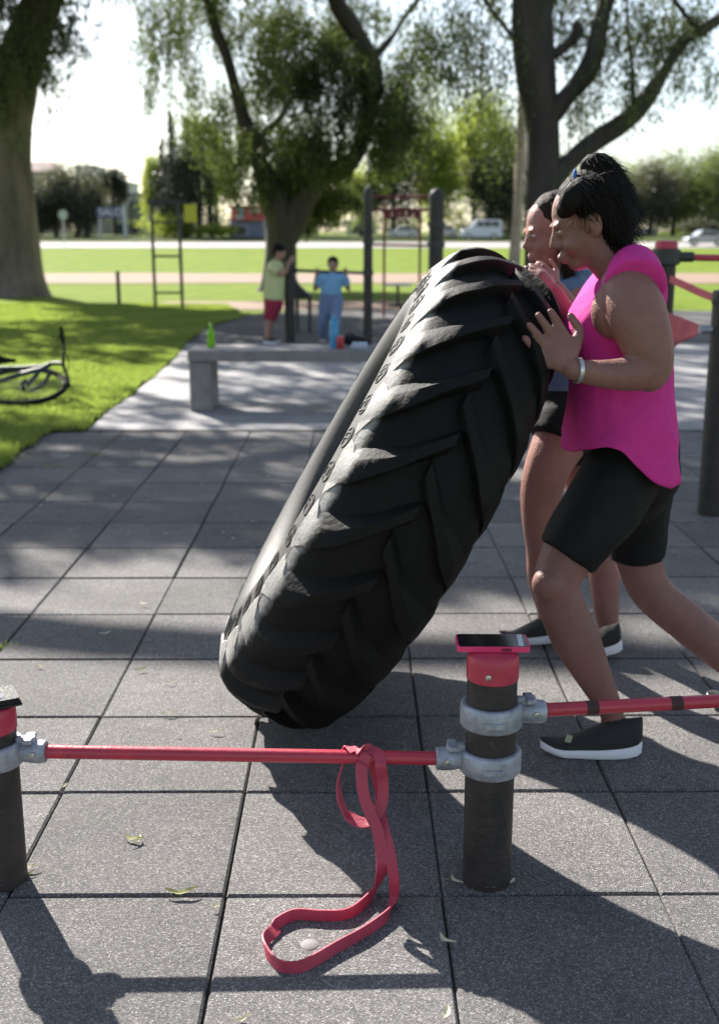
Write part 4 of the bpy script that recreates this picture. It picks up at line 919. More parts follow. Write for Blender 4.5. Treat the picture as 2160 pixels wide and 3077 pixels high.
def shift(m_): m_.v = [(v[0] + off.x, v[1] + off.y, v[2] + off.z) for v in m_.v]; return m_
tread = shift(tr_m).build('tread', M_TREAD, t_tyre, auto=50)
lit_dust = []
for v in tread.data.vertices:
    a_ = (v.co - off).dot(nn_) / TW; lit_dust.append(max(0, min(1, (a_ - .345) / .09)))  # only the sun-facing shoulder, its lit look painted along with the dust
ta = tread.data.attributes.new('sunlit_dust', 'FLOAT', 'POINT'); ta.data.foreach_set('value', lit_dust)
for s in (1, -1):
    sec = [(s * a, r) for a, r in prof if r <= .853]
    sec = sec[::-1] if s < 0 else sec
    shift(ringmesh(sec)).build('sidewall', M_RUBW if s > 0 else M_RUB, t_tyre)
shift(ringmesh(inner)).build('inner_liner', M_RUB, t_tyre)
# moulded ovals and letters on the lit sidewall
lt = MB()
def pr2(r):
    for i in range(len(prof) - 1):
        r1, r0 = prof[i][1], prof[i + 1][1]
        if r0 <= r <= r1: f = (r1 - r) / (r1 - r0 + 1e-9); return prof[i][0] + f * (prof[i + 1][0] - prof[i][0])
    return .5
for k in range(38):
    ph = 2 * math.pi * k / 38 + .05
    def sp(x, y, h=.002):                        # x along circumference, y radial (m) on the shoulder band
        r = .765 + y / TR; a = pr2(r)
        return tpt(a, r, ph + x / (TR * .765)) + nn_ * h + off
    N = 28; vs = []
    for i in range(N):
        a_ = 2 * math.pi * i / N
        for sc_, h_ in ((1.0, 0.0), (.97, .003), (.86, .003), (.83, 0.0)): vs.append(sp(.031 * sc_ * math.cos(a_), .036 * sc_ * math.sin(a_), h_))
    lt.add(vs, [(i * 4 + q, ((i + 1) % N) * 4 + q, ((i + 1) % N) * 4 + q + 1, i * 4 + q + 1) for i in range(N) for q in range(3)])
    for bar in (((-.018, -.012), (-.018, .012)), ((-.018, .012), (.016, .010)), ((-.018, 0), (.016, 0)), ((.016, .010), (.016, -.012))) if k % 2 else (((-.020, -.010), (.018, -.012)), ((.018, -.012), (.018, .011)), ((0, -.011), (0, .011)), ((-.020, .011), (.018, .011))):
        (xa_, ya_), (xb_, yb2) = [(x_ * .85, y_ * 1.9) for x_, y_ in bar]; dx_, dy_ = xb_ - xa_, yb2 - ya_; l_ = math.hypot(dx_, dy_); nx, ny = -dy_ / l_ * .0028, dx_ / l_ * .0028
        q = [(xa_ - nx, ya_ - ny), (xa_ + nx, ya_ + ny), (xb_ + nx, yb2 + ny), (xb_ - nx, yb2 - ny)]
        lt.add([sp(x, y, 0) for x, y in q] + [sp(x, y, .003) for x, y in q], [(4, 5, 6, 7), (0, 1, 5, 4), (1, 2, 6, 5), (2, 3, 7, 6), (3, 0, 4, 7)])
lt.build('lettering', M_RUBL, t_tyre)
TB = BVHTree.FromObject(tread, bpy.context.evaluated_depsgraph_get()) if False else None
bmx = bmesh.new(); bmx.from_mesh(tread.data); TB = BVHTree.FromBMesh(bmx); bmx.free()
# tread object data is in world coordinates (parent inverse applied)
def on_tyre(u, v, lift=.01):
    o_ = Vector((0, 0, CH)); d = ray(u, v).normalized(); h = TB.ray_cast(o_, d)
    return (h[0] - d * lift) if h[0] else None

# ---------------------------------------------------------------- people
def frame(F, U):
    F = Vector(F).normalized(); U = Vector(U); U = (U - F * U.dot(F)).normalized(); S = U.cross(F); return F, U, S
def head(mb, c, F, U, s=1.0):
    """c = centre of the skull; returns eye spots"""
    F, U, S = frame(F, U); M = Matrix((S, F, U)).transposed(); q = lambda f, u, w=0: c + (F * f + U * u + S * w) * s
    mb.ell(q(-.012, .018), (.074 * s, .094 * s, .092 * s), M)
    mb.ell(q(.022, -.028), (.060 * s, .064 * s, .088 * s), M)
    mb.ell(q(.048, -.096), (.034 * s, .030 * s, .024 * s), M)
    mb.ell(q(.055, .012), (.050 * s, .026 * s, .034 * s), M)
    for w in (-1, 1):
        mb.ell(q(.056, -.044, w * .034), (.024 * s, .024 * s, .024 * s), M, 10, 8)
        mb.ell(q(.078, .014, w * .028), (.024 * s, .012 * s, .009 * s), M, 10, 8)
        mb.ell(q(.075, -.008, w * .030), (.016 * s, .012 * s, .009 * s), M, 10, 8)
        mb.ell(q(-.012, -.012, w * .076), (.010 * s, .020 * s, .032 * s), M, 10, 8)
        mb.ell(q(-.006, -.036, w * .074), (.008 * s, .011 * s, .014 * s), M, 10, 8)
    mb.tube([q(.076, .012), q(.088, -.014), q(.098, -.032)], [.009 * s, .011 * s, .013 * s], 10, smooth=3, rs=True, re=True)
    for w in (-1, 1): mb.ell(q(.087, -.038, w * .012), (.010 * s, .012 * s, .009 * s), M, 8, 6)
    mb.ell(q(.086, -.066), (.026 * s, .014 * s, .0075 * s), M, 10, 8); mb.ell(q(.083, -.080), (.022 * s, .014 * s, .008 * s), M, 10, 8)
    return [q(.0715, -.005, w * .030) for w in (-1, 1)], q
def eyes(spots, parent, F, s=1.0):
    for e in spots:
        m1 = MB(); m1.ell(e, (.0125 * s,) * 3, None, 12, 8); o = m1.build('eye', mat('eye_white', (.55, .52, .5), .2), parent)
        m1 = MB(); m1.ell(e + Vector(F).normalized() * .0085 * s, (.006 * s,) * 3, None, 10, 8); m1.build('iris', mat('iris_brown', (.03, .015, .008), .2), o)
def hand(mb, wrist, knuck, normal, curl=.25, s=1.0, spread=.04, tipdir=None, thumb=1):
    """palm from wrist to knuckles, four jointed fingers and a thumb; normal = out of the back of the hand"""
    D = (knuck - wrist).normalized(); N_ = Vector(normal); N_ = (N_ - D * N_.dot(D)).normalized(); S = D.cross(N_) * thumb
    mb.tube([wrist, wrist.lerp(knuck, .35), wrist.lerp(knuck, .75), knuck], [.024 * s, .030 * s, .036 * s, .034 * s], 14, smooth=3, rs=True, re=True, flat=.45, ax=S)
    for k, (o_, L) in enumerate(((.031, .068), (.0105, .076), (-.0105, .071), (-.030, .056))):
        a = knuck + S * o_ * s; d = ((tipdir.normalized() if tipdir else D) + S * (o_ * spread * 60)).normalized(); pts = [a - D * .02, a]
        c_ = curl * (1 + .15 * k)
        for j, fr in enumerate((.42, .32, .26)):
            d = (d - N_ * c_).normalized(); pts.append(pts[-1] + d * L * fr * s)
        mb.tube(pts, [.0095 * s, .0100 * s, .0094 * s, .0088 * s, .0078 * s], 10, smooth=3, rs=True, re=True)
    a = wrist.lerp(knuck, .35) + S * .026 * s; d = (D * .65 + S * .75 - N_ * .2).normalized()
    pts = [a - S * .012, a + d * .022 * s, a + d * .05 * s, a + (d + D * .5).normalized() * .078 * s]
    mb.tube(pts, [.014 * s, .0125 * s, .0105 * s, .0085 * s], 10, smooth=3, rs=True, re=True)
def shoe(parent, heel, toe, w=.045, h=.075, flick=0.0, name='shoe', patch=False):
    """trainer: dark upper on a thick pale sole, heel to toe"""
    d = (toe - heel); L = d.length; d.normalize(); s = Vector((-d.y, d.x, 0)).normalized(); up = s.cross(d) * -1; up = d.cross(s) if d.cross(s).z > 0 else s.cross(d)
    NS = 18; up_m, so_m = MB(), MB(); U_, S_ = [], []
    for i in range(NS + 1):
        f = i / NS; x = f * L
        ww = w * (.70 + .18 * math.sin(math.pi * min(1, f * 1.6)) + .30 * abs(math.sin(math.pi * f)) ** .8) * (1 - .75 * max(0, (f - .82) / .18) ** 2) * (1 - .5 * max(0, (.08 - f) / .08) ** 2)
        rise = .020 * max(0, (f - .72) / .28) ** 2 + .006 * max(0, (.15 - f) / .15)
        sh = .046 - .020 * f
        ht = h * (1.0 if f < .28 else max(.34, 1.0 - (f - .28) * 1.35)) * (1 - .25 * max(0, (f - .9) / .1))
        c = heel + d * x + up * rise
        for a_ in range(10):
            an = math.pi * 2 * a_ / 10; S_.append(c + s * ww * 1.05 * math.cos(an) + up * (sh / 2 + sh / 2 * (1 if math.sin(an) > 0 else -1) * min(1, abs(math.sin(an)) * 2.2)))
        for a_ in range(14):
            an = math.pi * a_ / 13; U_.append(c + s * ww * .98 * math.cos(an) * (1 - .25 * math.sin(an) ** 3) + up * (sh * .85 + (ht - sh * .5) * abs(math.sin(an)) ** .8))
    def sk(mb_, vs, n, closed):
        fs = [(i * n + q, i * n + (q + 1) % n, (i + 1) * n + (q + 1) % n, (i + 1) * n + q) for i in range(NS) for q in range(n if closed else n)]
        mb_.add(vs, fs + [tuple(range(n)), tuple(NS * n + q for q in range(n))])
    sk(up_m, U_, 14, True); sk(so_m, S_, 10, True)
    o = up_m.build(name, M_SHOE, parent, auto=60); so_m.build('sole', M_SOLE, o, auto=60)
    if patch:
        q = heel + d * L * .78 + up * .062 - s * 0
        m1 = MB(); m1.box(heel + d * L * .74 - Vector((0, 1, 0)) * w * .62 + up * .058, (.017, .004, .022), Matrix.Rotation(R(15), 3, 'Y')); m1.build('tag', mat('pale_green_tag', (.35, .38, .24), .6), o)
    return o

def strands(hair, n, ln, flow, lift, seed, xmin=-9):
    g_ = np.random.default_rng(seed); me = hair.data; nv_ = len(me.vertices); out = []
    for k in g_.integers(0, nv_, n):
        v = me.vertices[int(k)]
        if v.co.x < xmin: continue
        a = v.co.copy(); nn = v.normal.copy(); fl = Vector(flow) + Vector(g_.normal(size=3)) * .26; fl = (fl - nn * fl.dot(nn) * .8).normalized(); L = ln * g_.uniform(.5, 1.3)
        sd = nn.cross(fl).normalized() * .0009; b_ = a + fl * L * .5 + nn * lift * g_.uniform(.1, 1); c_ = a + fl * L + nn * lift * g_.uniform(-.2, 1.6)
        out.append([a - sd, a + sd, b_ + sd, b_ - sd]); out.append([b_ - sd, b_ + sd, c_ + sd * .3, c_ - sd * .3])
    fastmesh('loose_strands', np.array([[tuple(q) for q in f] for f in out]), hair.data.materials[0], hair)
# ---- woman in the pink top
base = G(1760, 2275); t = thing('person', Vector((.66, 3.1, 0)), 'woman in a bright pink top and black shorts pushing the tyre', 'person')
W1 = t
b = MB(); p = lambda u, v, Y=3.15: P(u, v, Y)
# near (left) leg, forward
b.tube([p(1880, 1400, 3.15), p(1810, 1530, 3.09), p(1718, 1650, 3.04), p(1672, 1745, 3.02), p(1690, 1830, 3.03), p(1732, 1925, 3.04), p(1790, 2045, 3.05), p(1832, 2130, 3.06), p(1846, 2190, 3.07), p(1852, 2235, 3.07)],
       [.085, .085, .079, .066, .067, .068, .050, .036, .035, .038], 18, smooth=4, rs=True, re=True)
b.ell(p(1650, 1755, 2.985), (.05, .045, .05)); b.ell(p(1775, 2010, 3.075), (.045, .045, .09), Matrix.Rotation(R(-20), 3, 'Y'))
b.tube([p(1852, 2225, 3.07), p(1780, 2248, 3.05), p(1700, 2256, 3.03)], [.036, .034, .026], 12, smooth=3, rs=True, re=True)
# far leg, stretched back
b.tube([p(1900, 1430, 3.30), p(1905, 1550, 3.35), p(1915, 1670, 3.38), p(1955, 1775, 3.38), p(2060, 1868, 3.38), p(2160, 1955, 3.38), p(2260, 2045, 3.4), p(2315, 2095, 3.4), p(2330, 2128, 3.4)],
       [.09, .085, .075, .066, .066, .060, .044, .036, .035], 18, smooth=4, rs=True, re=True)
# pelvis and torso (inside the clothes)
b.tube([p(1900, 1400, 3.24), p(1890, 1300, 3.2), p(1880, 1180, 3.2), p(1870, 1050, 3.2), p(1865, 930, 3.2), p(1880, 850, 3.2)], [.10, .115, .12, .125, .125, .09], 20, smooth=3, rs=True, re=True)
b.tube([p(1900, 850, 3.02), p(1890, 835, 3.2), p(1870, 850, 3.38)], [.062, .075, .06], 16, smooth=3, rs=True, re=True)
b.tube([p(1885, 850), p(1845, 800), p(1800, 755), p(1770, 715)], [.072, .058, .052, .055], 16, smooth=4, rs=True, re=True)
# near arm
b.tube([p(1880, 858, 3.02), p(1905, 930, 2.975), p(1935, 1010, 2.955), p(1955, 1080, 2.945), p(1950, 1118, 2.94)], [.068, .079, .071, .060, .053], 18, smooth=4, rs=True, re=True)
b.ell(p(1850, 935, 3.03), (.068, .065, .075))
wr = p(1722, 1112, 2.90)
b.tube([p(1955, 1108, 2.94), p(1900, 1122, 2.93), p(1820, 1124, 2.915), wr], [.054, .047, .038, .027], 16, smooth=4, rs=True, re=True)
kn = on_tyre(1650, 1040, .03) or p(1650, 1040, 2.9)
hy = min(kn.y, 2.95)
wr2 = p(1705, 1098, (hy + 2.90) / 2)
b.tube([wr, wr2], [.027, .026], 14, rs=True, re=True, flat=.8)
ys_ = [on_tyre(u_, v_) for u_, v_ in ((1655, 1035), (1640, 1010), (1600, 955), (1570, 940))]
ys_ = [q_.y for q_ in ys_ if q_]

yk = 2.925; yt = 2.925
kn_ = p(1670, 1052, yk); tp_ = p(1596, 952, yt)
b.tube([wr, p(1708, 1100, (2.895 + yk) / 2)], [.027, .025], 14, rs=True, re=True)
hand(b, p(1708, 1100, (2.895 + yk) / 2), kn_, (.15, -.95, .1), .010, 1.32, .05, tipdir=tp_ - kn_, thumb=1)
# far arm reaching the tyre top
b.tube([p(1870, 855, 3.38), p(1800, 960, 3.42), p(1735, 985, 3.44), p(1690, 930, 3.42), p(1665, 880, 3.42)], [.06, .052, .043, .034, .027], 14, smooth=4, rs=True, re=True)
hand(b, p(1665, 880, 3.42), p(1636, 838, 3.42), (.6, -.5, .6), .3, .95)
hc = p(1756, 662, 3.16); HF, HU = Vector((-.93, .04, -.36)), Vector((-.36, 0, .93))
es, hq = head(b, hc, HF, HU, 1.03)
remeshed(b, 'body', M_SKIN, t, .0055, 6)
eyes(es, t, HF)
# pink top: lofted, armhole and scooped hem
rows = [(772, 1858, 1950, .030, 3.20), (782, 1842, 1970, .105, 3.20), (805, 1822, 1986, .170, 3.20), (835, 1796, 1993, .205, 3.19), (865, 1772, 1998, .205, 3.20), (900, 1748, 2004, .180, 3.21), (945, 1714, 2010, .170, 3.20), (985, 1694, 2016, .170, 3.20), (1045, 1712, 2019, .165, 3.20), (1120, 1728, 2022, .165, 3.20), (1200, 1722, 2028, .185, 3.20), (1270, 1712, 2036, .205, 3.20)]
hem = [(1660, 1366), (1690, 1362), (1740, 1330), (1790, 1312), (1830, 1322), (1870, 1368), (1920, 1415), (1980, 1440), (2020, 1436), (2046, 1412), (2080, 1400)]
def hemv(u):
    for i in range(len(hem) - 1):
        if hem[i][0] <= u <= hem[i + 1][0]:
            f = (u - hem[i][0]) / (hem[i + 1][0] - hem[i][0]); f = f * f * (3 - 2 * f) * .4 + f * .6; return hem[i][1] + f * (hem[i + 1][1] - hem[i][1])
    return hem[0][1] if u < hem[0][0] else hem[-1][1]
NA = 64; rings = []
for (v, ul, ur, dd, yc) in rows:
    rg = []
    for k in range(NA):
        a = 2 * math.pi * k / NA; ca, sa = math.cos(a), math.sin(a)
        u = (ul + ur) / 2 + (ur - ul) / 2 * (abs(ca) ** .85) * (1 if ca > 0 else -1); y = yc - dd * (abs(sa) ** .9) * (1 if sa > 0 else -1)
        rg.append(Vector((P(u, v, 3.15).x * (1), y, P(u, v, 3.15).z)))
    rings.append(rg)
lastv, LUL, LUR, ldd, lyc = rows[-1]
for j in range(1, 7):
    f = j / 6; rg = []
    for k in range(NA):
        a = 2 * math.pi * k / NA; ca, sa = math.cos(a), math.sin(a)
        ul, ur = LUL - 14 * f, LUR + 5 * f - 6 * f * f
        u = (ul + ur) / 2 + (ur - ul) / 2 * (abs(ca) ** .85) * (1 if ca > 0 else -1); v = lastv + (hemv(u) - lastv) * f; y = lyc - (ldd + .014 * f) * (abs(sa) ** .9) * (1 if sa > 0 else -1)
        rg.append(Vector((P(u, v, 3.15).x, y, P(u, v, 3.15).z)))
    rings.append(rg)
m1 = MB(); vs = []
for i, rg in enumerate(rings):
    for k, q in enumerate(rg):
        c = sum(rg, Vector()) / NA; d = (q - c); d.z = 0
        wr_ = Vector((q.x * 5 - q.z * 13, q.y * 6, q.z * 5 + q.x * 6)); fold = .011 * noise.noise(wr_) + .006 * (1 - abs(noise.noise(wr_ * 2.1)) * 3) + .002 * math.sin(q.x * 24 + q.z * 9 + noise.noise(q * 4) * 5)
        vs.append(q + d.normalized() * fold)
n = NA; fs = [(i * n + k, i * n + (k + 1) % n, (i + 1) * n + (k + 1) % n, (i + 1) * n + k) for i in range(len(rings) - 1) for k in range(n)]
m1.add(vs, fs + [tuple(range(n))])
top = m1.build('top', M_PINK, t); sub = top.modifiers.new('s', 'SUBSURF'); sub.levels = 1; sub.render_levels = 1; top.modifiers.new('t', 'SOLIDIFY').thickness = .003
# cap sleeve over the near shoulder and collar band
m1 = MB(); m1.tube([p(1905, 812, 3.06), p(1905, 838, 3.02), p(1908, 862, 2.985)], [.070, .078, .084], 24, smooth=4, rs=True); m1.tube([p(1835, 800, 3.16), p(1880, 780, 3.18)], [.048, .052], 16, rs=True, re=True)
remeshed(m1, 'sleeve', M_PINK, t, .008, 6)
# shorts
m1 = MB()
m1.tube([p(1905, 1290, 3.22), p(1905, 1380, 3.22), p(1890, 1450, 3.22)], [.125, .13, .13], 24, smooth=3, rs=True, re=True)
m1.tube([p(1880, 1390, 3.14), p(1825, 1500, 3.085), p(1750, 1600, 3.045), p(1700, 1672, 3.03)], [.108, .112, .100, .088], 24, smooth=4, rs=True)
m1.tube([p(1905, 1400, 3.32), p(1905, 1500, 3.34), p(1912, 1600, 3.37), p(1914, 1674, 3.38)], [.125, .112, .094, .086], 24, smooth=4, rs=True)
m1.ell(p(1925, 1420, 3.22), (.112, .15, .11))
remeshed(m1, 'shorts', M_BLKC, t, .008, 5, lambda c: .003 * noise.noise(c * 22))
# hair
m1 = MB(); F_, U_, S_ = frame(HF, HU); Mh = Matrix((S_, F_, U_)).transposed()
m1.ell(hq(-.030, .040), (.088, .098, .088), Mh); m1.ell(hq(-.062, -.005), (.078, .064, .085), Mh)
m1.tube([p(1700, 628, 3.07), p(1718, 600, 3.06), p(1745, 570, 3.08)], [.026, .035, .035], 12, smooth=3, rs=True, re=True)
m1.tube([p(1752, 550, 3.16), p(1766, 520, 3.16), p(1777, 500, 3.16), p(1800, 515, 3.17), p(1822, 560, 3.18), p(1842, 620, 3.19), p(1858, 680, 3.19), p(1868, 722, 3.19)], [.032, .026, .034, .048, .058, .062, .052, .026], 18, smooth=4, rs=True, re=True)
m1.tube([p(1800, 560, 3.12), p(1830, 640, 3.12), p(1850, 700, 3.12)], [.04, .05, .04], 14, smooth=4, rs=True, re=True)
def hairdisp(c): return .003 * noise.noise(Vector((c.x * 50 + c.z * 20, c.y * 60, c.z * 16))) + .0015 * noise.noise(c * 110)
strands(remeshed(m1, 'hair', M_HAIR, t, .006, 3, hairdisp), 3200, .06, (.45, 0, -.7), .0065, 5, p(1712, 620, 3.16).x)
m1 = MB(); m1.lathe([(.030, -.008), (.034, 0), (.030, .008), (.026, 0)], p(1757, 540, 3.16), 20, Matrix.Rotation(R(15), 3, 'Y'), closed=True); m1.ell(p(1726, 528, 3.13), (.006, .008, .018)); m1.build('hair_tie', mat('blue_band', (.05, .14, .45), .6), t)
# bracelet and ring
m1 = MB(); dr = (p(1900, 1122, 2.93) - wr).normalized(); Mb = dr.to_track_quat('Z', 'Y').to_matrix()
m1.lathe([(.029, -.006), (.034, -.005), (.034, .005), (.029, .006)], wr + dr * .012, 28, Mb, closed=True); m1.build('bracelet', mat('silver', (.55, .56, .58), .3, metal=.7), t)
shoe(t, G(1922, 2262, .004), G(1622, 2262, .004), .046, .092, patch=True)
shoe(t, Vector((P(2345, 2150, 3.4).x, 3.42, .01)), Vector((P(2345, 2150, 3.4).x - .25, 3.38, .004)), .045, .085)
m1 = MB(); m1.tube([p(1842, 2165, 3.065), p(1846, 2192, 3.07), p(1849, 2225, 3.07)], [.0375, .0385, .041], 18); m1.build('sock', mat('pink_sock', (.42, .05, .10), .9), t)

# ---- second woman, behind the tyre
t = thing('person', Vector((P(1680, 1300, 4.05).x, 4.05, 0)), 'woman in a blue top mostly hidden between the tyre and the woman in pink', 'person')
W2 = t; YY = 4.05
p = lambda u, v, Y=YY: P(u, v, Y)
b = MB()
b.tube([p(1700, 1290, 3.98), p(1650, 1390, 3.94), p(1625, 1480, 3.93), p(1618, 1570, 3.93), p(1625, 1650, 3.95), p(1628, 1740, 3.97), p(1640, 1830, 4.0), p(1640, 1858, 4.0)], [.105, .085, .075, .060, .055, .054, .036, .034], 16, smooth=4, rs=True, re=True)
b.tube([p(1730, 1290, 4.15), p(1760, 1430, 4.1), p(1790, 1560, 4.05), p(1805, 1650, 4.02), p(1815, 1750, 4.0), p(1822, 1850, 3.98), p(1832, 1905, 3.97)], [.105, .09, .072, .060, .056, .045, .034], 16, smooth=4, rs=True, re=True)
b.tube([p(1715, 1290), p(1720, 1150), p(1725, 1020), p(1720, 930), p(1715, 880)], [.13, .12, .12, .12, .08], 18, smooth=3, rs=True, re=True)
b.tube([p(1715, 885), p(1690, 830), p(1668, 780), p(1655, 740)], [.06, .05, .046, .05], 14, smooth=3, rs=True, re=True)
b.tube([p(1735, 900, 3.86), p(1750, 960, 3.76), p(1742, 985, 3.68), p(1712, 930, 3.62), p(1682, 880, 3.6), p(1668, 862, 3.6)], [.055, .046, .040, .034, .026, .024], 14, smooth=4, rs=True, re=True)
hand(b, p(1670, 866, 3.6), p(1645, 836, 3.6), (.3, -.8, .5), .25, .92)
b.tube([p(1735, 900, 4.22), p(1720, 980, 4.1), p(1690, 930, 3.95), p(1660, 880, 3.85)], [.05, .042, .033, .025], 12, smooth=4, rs=True, re=True)
hc = p(1655, 690, 3.98); HF, HU = Vector((-.95, -.16, -.24)), Vector((-.24, 0, .96))
es, hq = head(b, hc, HF, HU, 1.02)
remeshed(b, 'body', M_SKIN2, t, .007, 5); eyes(es, t, HF)
m1 = MB(); m1.tube([p(1715, 900), p(1718, 1000), p(1715, 1120), p(1712, 1240)], [.125, .14, .135, .145], 22, smooth=4, rs=True); m1.tube([p(1725, 890, 3.88), p(1717, 880), p(1725, 890, 4.2)], [.065, .075, .06], 14, smooth=3, rs=True, re=True)
remeshed(m1, 'top', mat('blue_top', (.09, .15, .24), .85), t, .012, 5)
m1 = MB(); m1.tube([p(1715, 1180), p(1710, 1250), p(1708, 1290)], [.145, .15, .14], 22, smooth=3, rs=True, re=True)
m1.tube([p(1700, 1270, 3.98), p(1672, 1330, 3.95)], [.118, .108], 20, smooth=4, rs=True); m1.tube([p(1735, 1280, 4.14), p(1755, 1390, 4.11)], [.115, .105], 20, smooth=4, rs=True)
remeshed(m1, 'shorts', M_BLKC, t, .012, 4)
m1 = MB(); F_, U_, S_ = frame(HF, HU); Mh = Matrix((S_, F_, U_)).transposed()
m1.ell(hq(-.030, .036), (.086, .096, .090), Mh); m1.ell(hq(-.055, -.01), (.082, .06, .09), Mh)
m1.tube([hq(-.04, .02, .075), hq(-.02, -.06, .085), hq(.0, -.16, .07)], [.03, .034, .02], 12, smooth=3, rs=True, re=True)
m1.tube([hq(.03, .06, -.07), hq(.03, -.02, -.085), hq(.045, -.14, -.07), hq(.05, -.20, -.04)], [.026, .032, .034, .02], 12, smooth=3, rs=True, re=True)
strands(remeshed(m1, 'hair', M_HAIRB, t, .009, 3, hairdisp), 1600, .05, (.3, 0, -.7), .006, 6, hc.x - .02)
shoe(t, Vector((p(1672, 1855).x, 4.0, .003)), Vector((p(1572, 1855).x - .1, 3.96, .003)), .042, .08)
shoe(t, G(1868, 1950, .035), G(1800, 1968, .004) + Vector((-.12, -.02, 0)), .042, .08)

# ---- boys by the bar
def boy(label, Yb, joints, shirt, shorts, facing, hairm, extra=None):
    t = thing('person', Vector((P(joints['hip'][0], joints['hip'][1], Yb).x, Yb, 0)), label, 'person'); J = {k: P(v[0], v[1], Yb + (v[2] if len(v) > 2 else 0)) for k, v in joints.items()}
    b = MB()
    for s in 'LR':
        b.tube([J['hip' + s], J['knee' + s], J['ank' + s]], [.085, .052, .034], 12, smooth=4, rs=True, re=True)
        f = J['ank' + s]; b.tube([f, f + Vector(facing) * .12 + Vector((0, 0, -.03))], [.034, .028], 10, rs=True, re=True)
        b.tube([J['sh' + s], J['elb' + s], J['hand' + s]], [.045, .033, .024], 12, smooth=4, rs=True, re=True)
        d = (J['hand' + s] - J['elb' + s]).normalized(); hand(b, J['hand' + s], J['hand' + s] + d * .06, (0, -1, .2), .3, .85)
    b.tube([J['hip'], J['hip'].lerp(J['neck'], .5), J['neck'] - Vector((0, 0, .06))], [.12, .115, .10], 14, smooth=3, rs=True, re=True)
    b.tube([J['neck'] - Vector((0, 0, .06)), J['head']], [.045, .05], 10, rs=True, re=True)
    es, hq = head(b, J['head'], facing, (0, 0, 1), .95)
    remeshed(b, 'body', M_KSK, t, .014, 3); eyes(es, t, facing, .95)
    m1 = MB(); m1.tube([J['hip'] + Vector((0, 0, .02)), J['hip'].lerp(J['neck'], .5), J['neck'] - Vector((0, 0, .08))], [.155, .15, .13], 20, smooth=4, re=True)
    for s in 'LR': m1.tube([J['neck'].lerp(J['sh' + s], .5) - Vector((0, 0, .04)), J['sh' + s], J['sh' + s].lerp(J['elb' + s], .6)], [.075, .07, .062], 14, smooth=3, rs=True)
    remeshed(m1, 'shirt', shirt, t, .016, 4, lambda c: .006 * noise.noise(c * 9))
    m1 = MB(); m1.tube([J['hip'] + Vector((0, 0, .06)), J['hip'] - Vector((0, 0, .06))], [.145, .14], 18, rs=True, re=True)
    for s in 'LR':
        e_ = J['knee' + s] if not extra else J['ank' + s]
        pts_ = [J['hip' + s], J['hip' + s].lerp(J['knee' + s], .8)] if not extra else [J['hip' + s], J['knee' + s], J['ank' + s] + Vector((0, 0, .02))]
        m1.tube(pts_, [.10, .085] if not extra else [.11, .082, .07], 16, smooth=3, rs=True)
    remeshed(m1, 'trousers' if extra else 'shorts', shorts, t, .016, 3)
    m1 = MB(); F_, U_, S_ = frame(facing, (0, 0, 1)); Mh = Matrix((S_, F_, U_)).transposed(); m1.ell(hq(-.026, .040), (.084, .096, .082), Mh); m1.ell(hq(-.04, -.0), (.078, .07, .08), Mh)
    remeshed(m1, 'hair', hairm, t, .014, 2, lambda c: .008 * noise.noise(c * 30))
    for s in 'LR':
        a_ = J['ank' + s]; f = Vector(facing); f.z = 0; f.normalize(); z_ = max(.004, a_.z - .075); q = Vector((a_.x, a_.y, z_)); shoe(t, q - f * .05, q + f * .17, .036, .07)
    return t
M_YSH = mat('pale_yellow_green_shirt', (.52, .55, .27), .85, .06, 6, .2, 60)
boy('boy in a pale yellow-green T-shirt and red shorts leaning on a post', 16.4, dict(hip=(822, 905), neck=(828, 790), head=(840, 757), hipL=(815, 915, -.08), hipR=(825, 915, .08), kneeL=(806, 972, -.08), kneeR=(812, 972, .08), ankL=(803, 1020, -.08), ankR=(808, 1018, .1),
    shL=(815, 806, -.13), shR=(835, 806, .13), elbL=(852, 824, -.16), elbR=(860, 818, .12), handL=(868, 792, -.12), handR=(872, 790, .08)), M_YSH, mat('red_shorts', (.28, .02, .05), .85), (.85, -.2, -.35), M_HAIR)
boy('boy in a light blue T-shirt and jeans hanging his arms over the bar', 16.5, dict(hip=(993, 890), neck=(999, 826), head=(1000, 795), hipL=(980, 900, 0), hipR=(1010, 900, 0), kneeL=(972, 965, -.05), kneeR=(1008, 965, -.25), ankL=(970, 1018, .1), ankR=(1003, 1022, -.35),
    shL=(965, 834, 0), shR=(1032, 834, 0), elbL=(946, 872, .06), elbR=(1048, 872, .06), handL=(950, 828, -.02), handR=(1040, 828, -.02)), mat('light_blue_shirt', (.20, .40, .62), .85, .1, 6), mat('blue_jeans', (.16, .22, .36), .85, .12, 8), (0, -1, .05), M_HAIR, True)

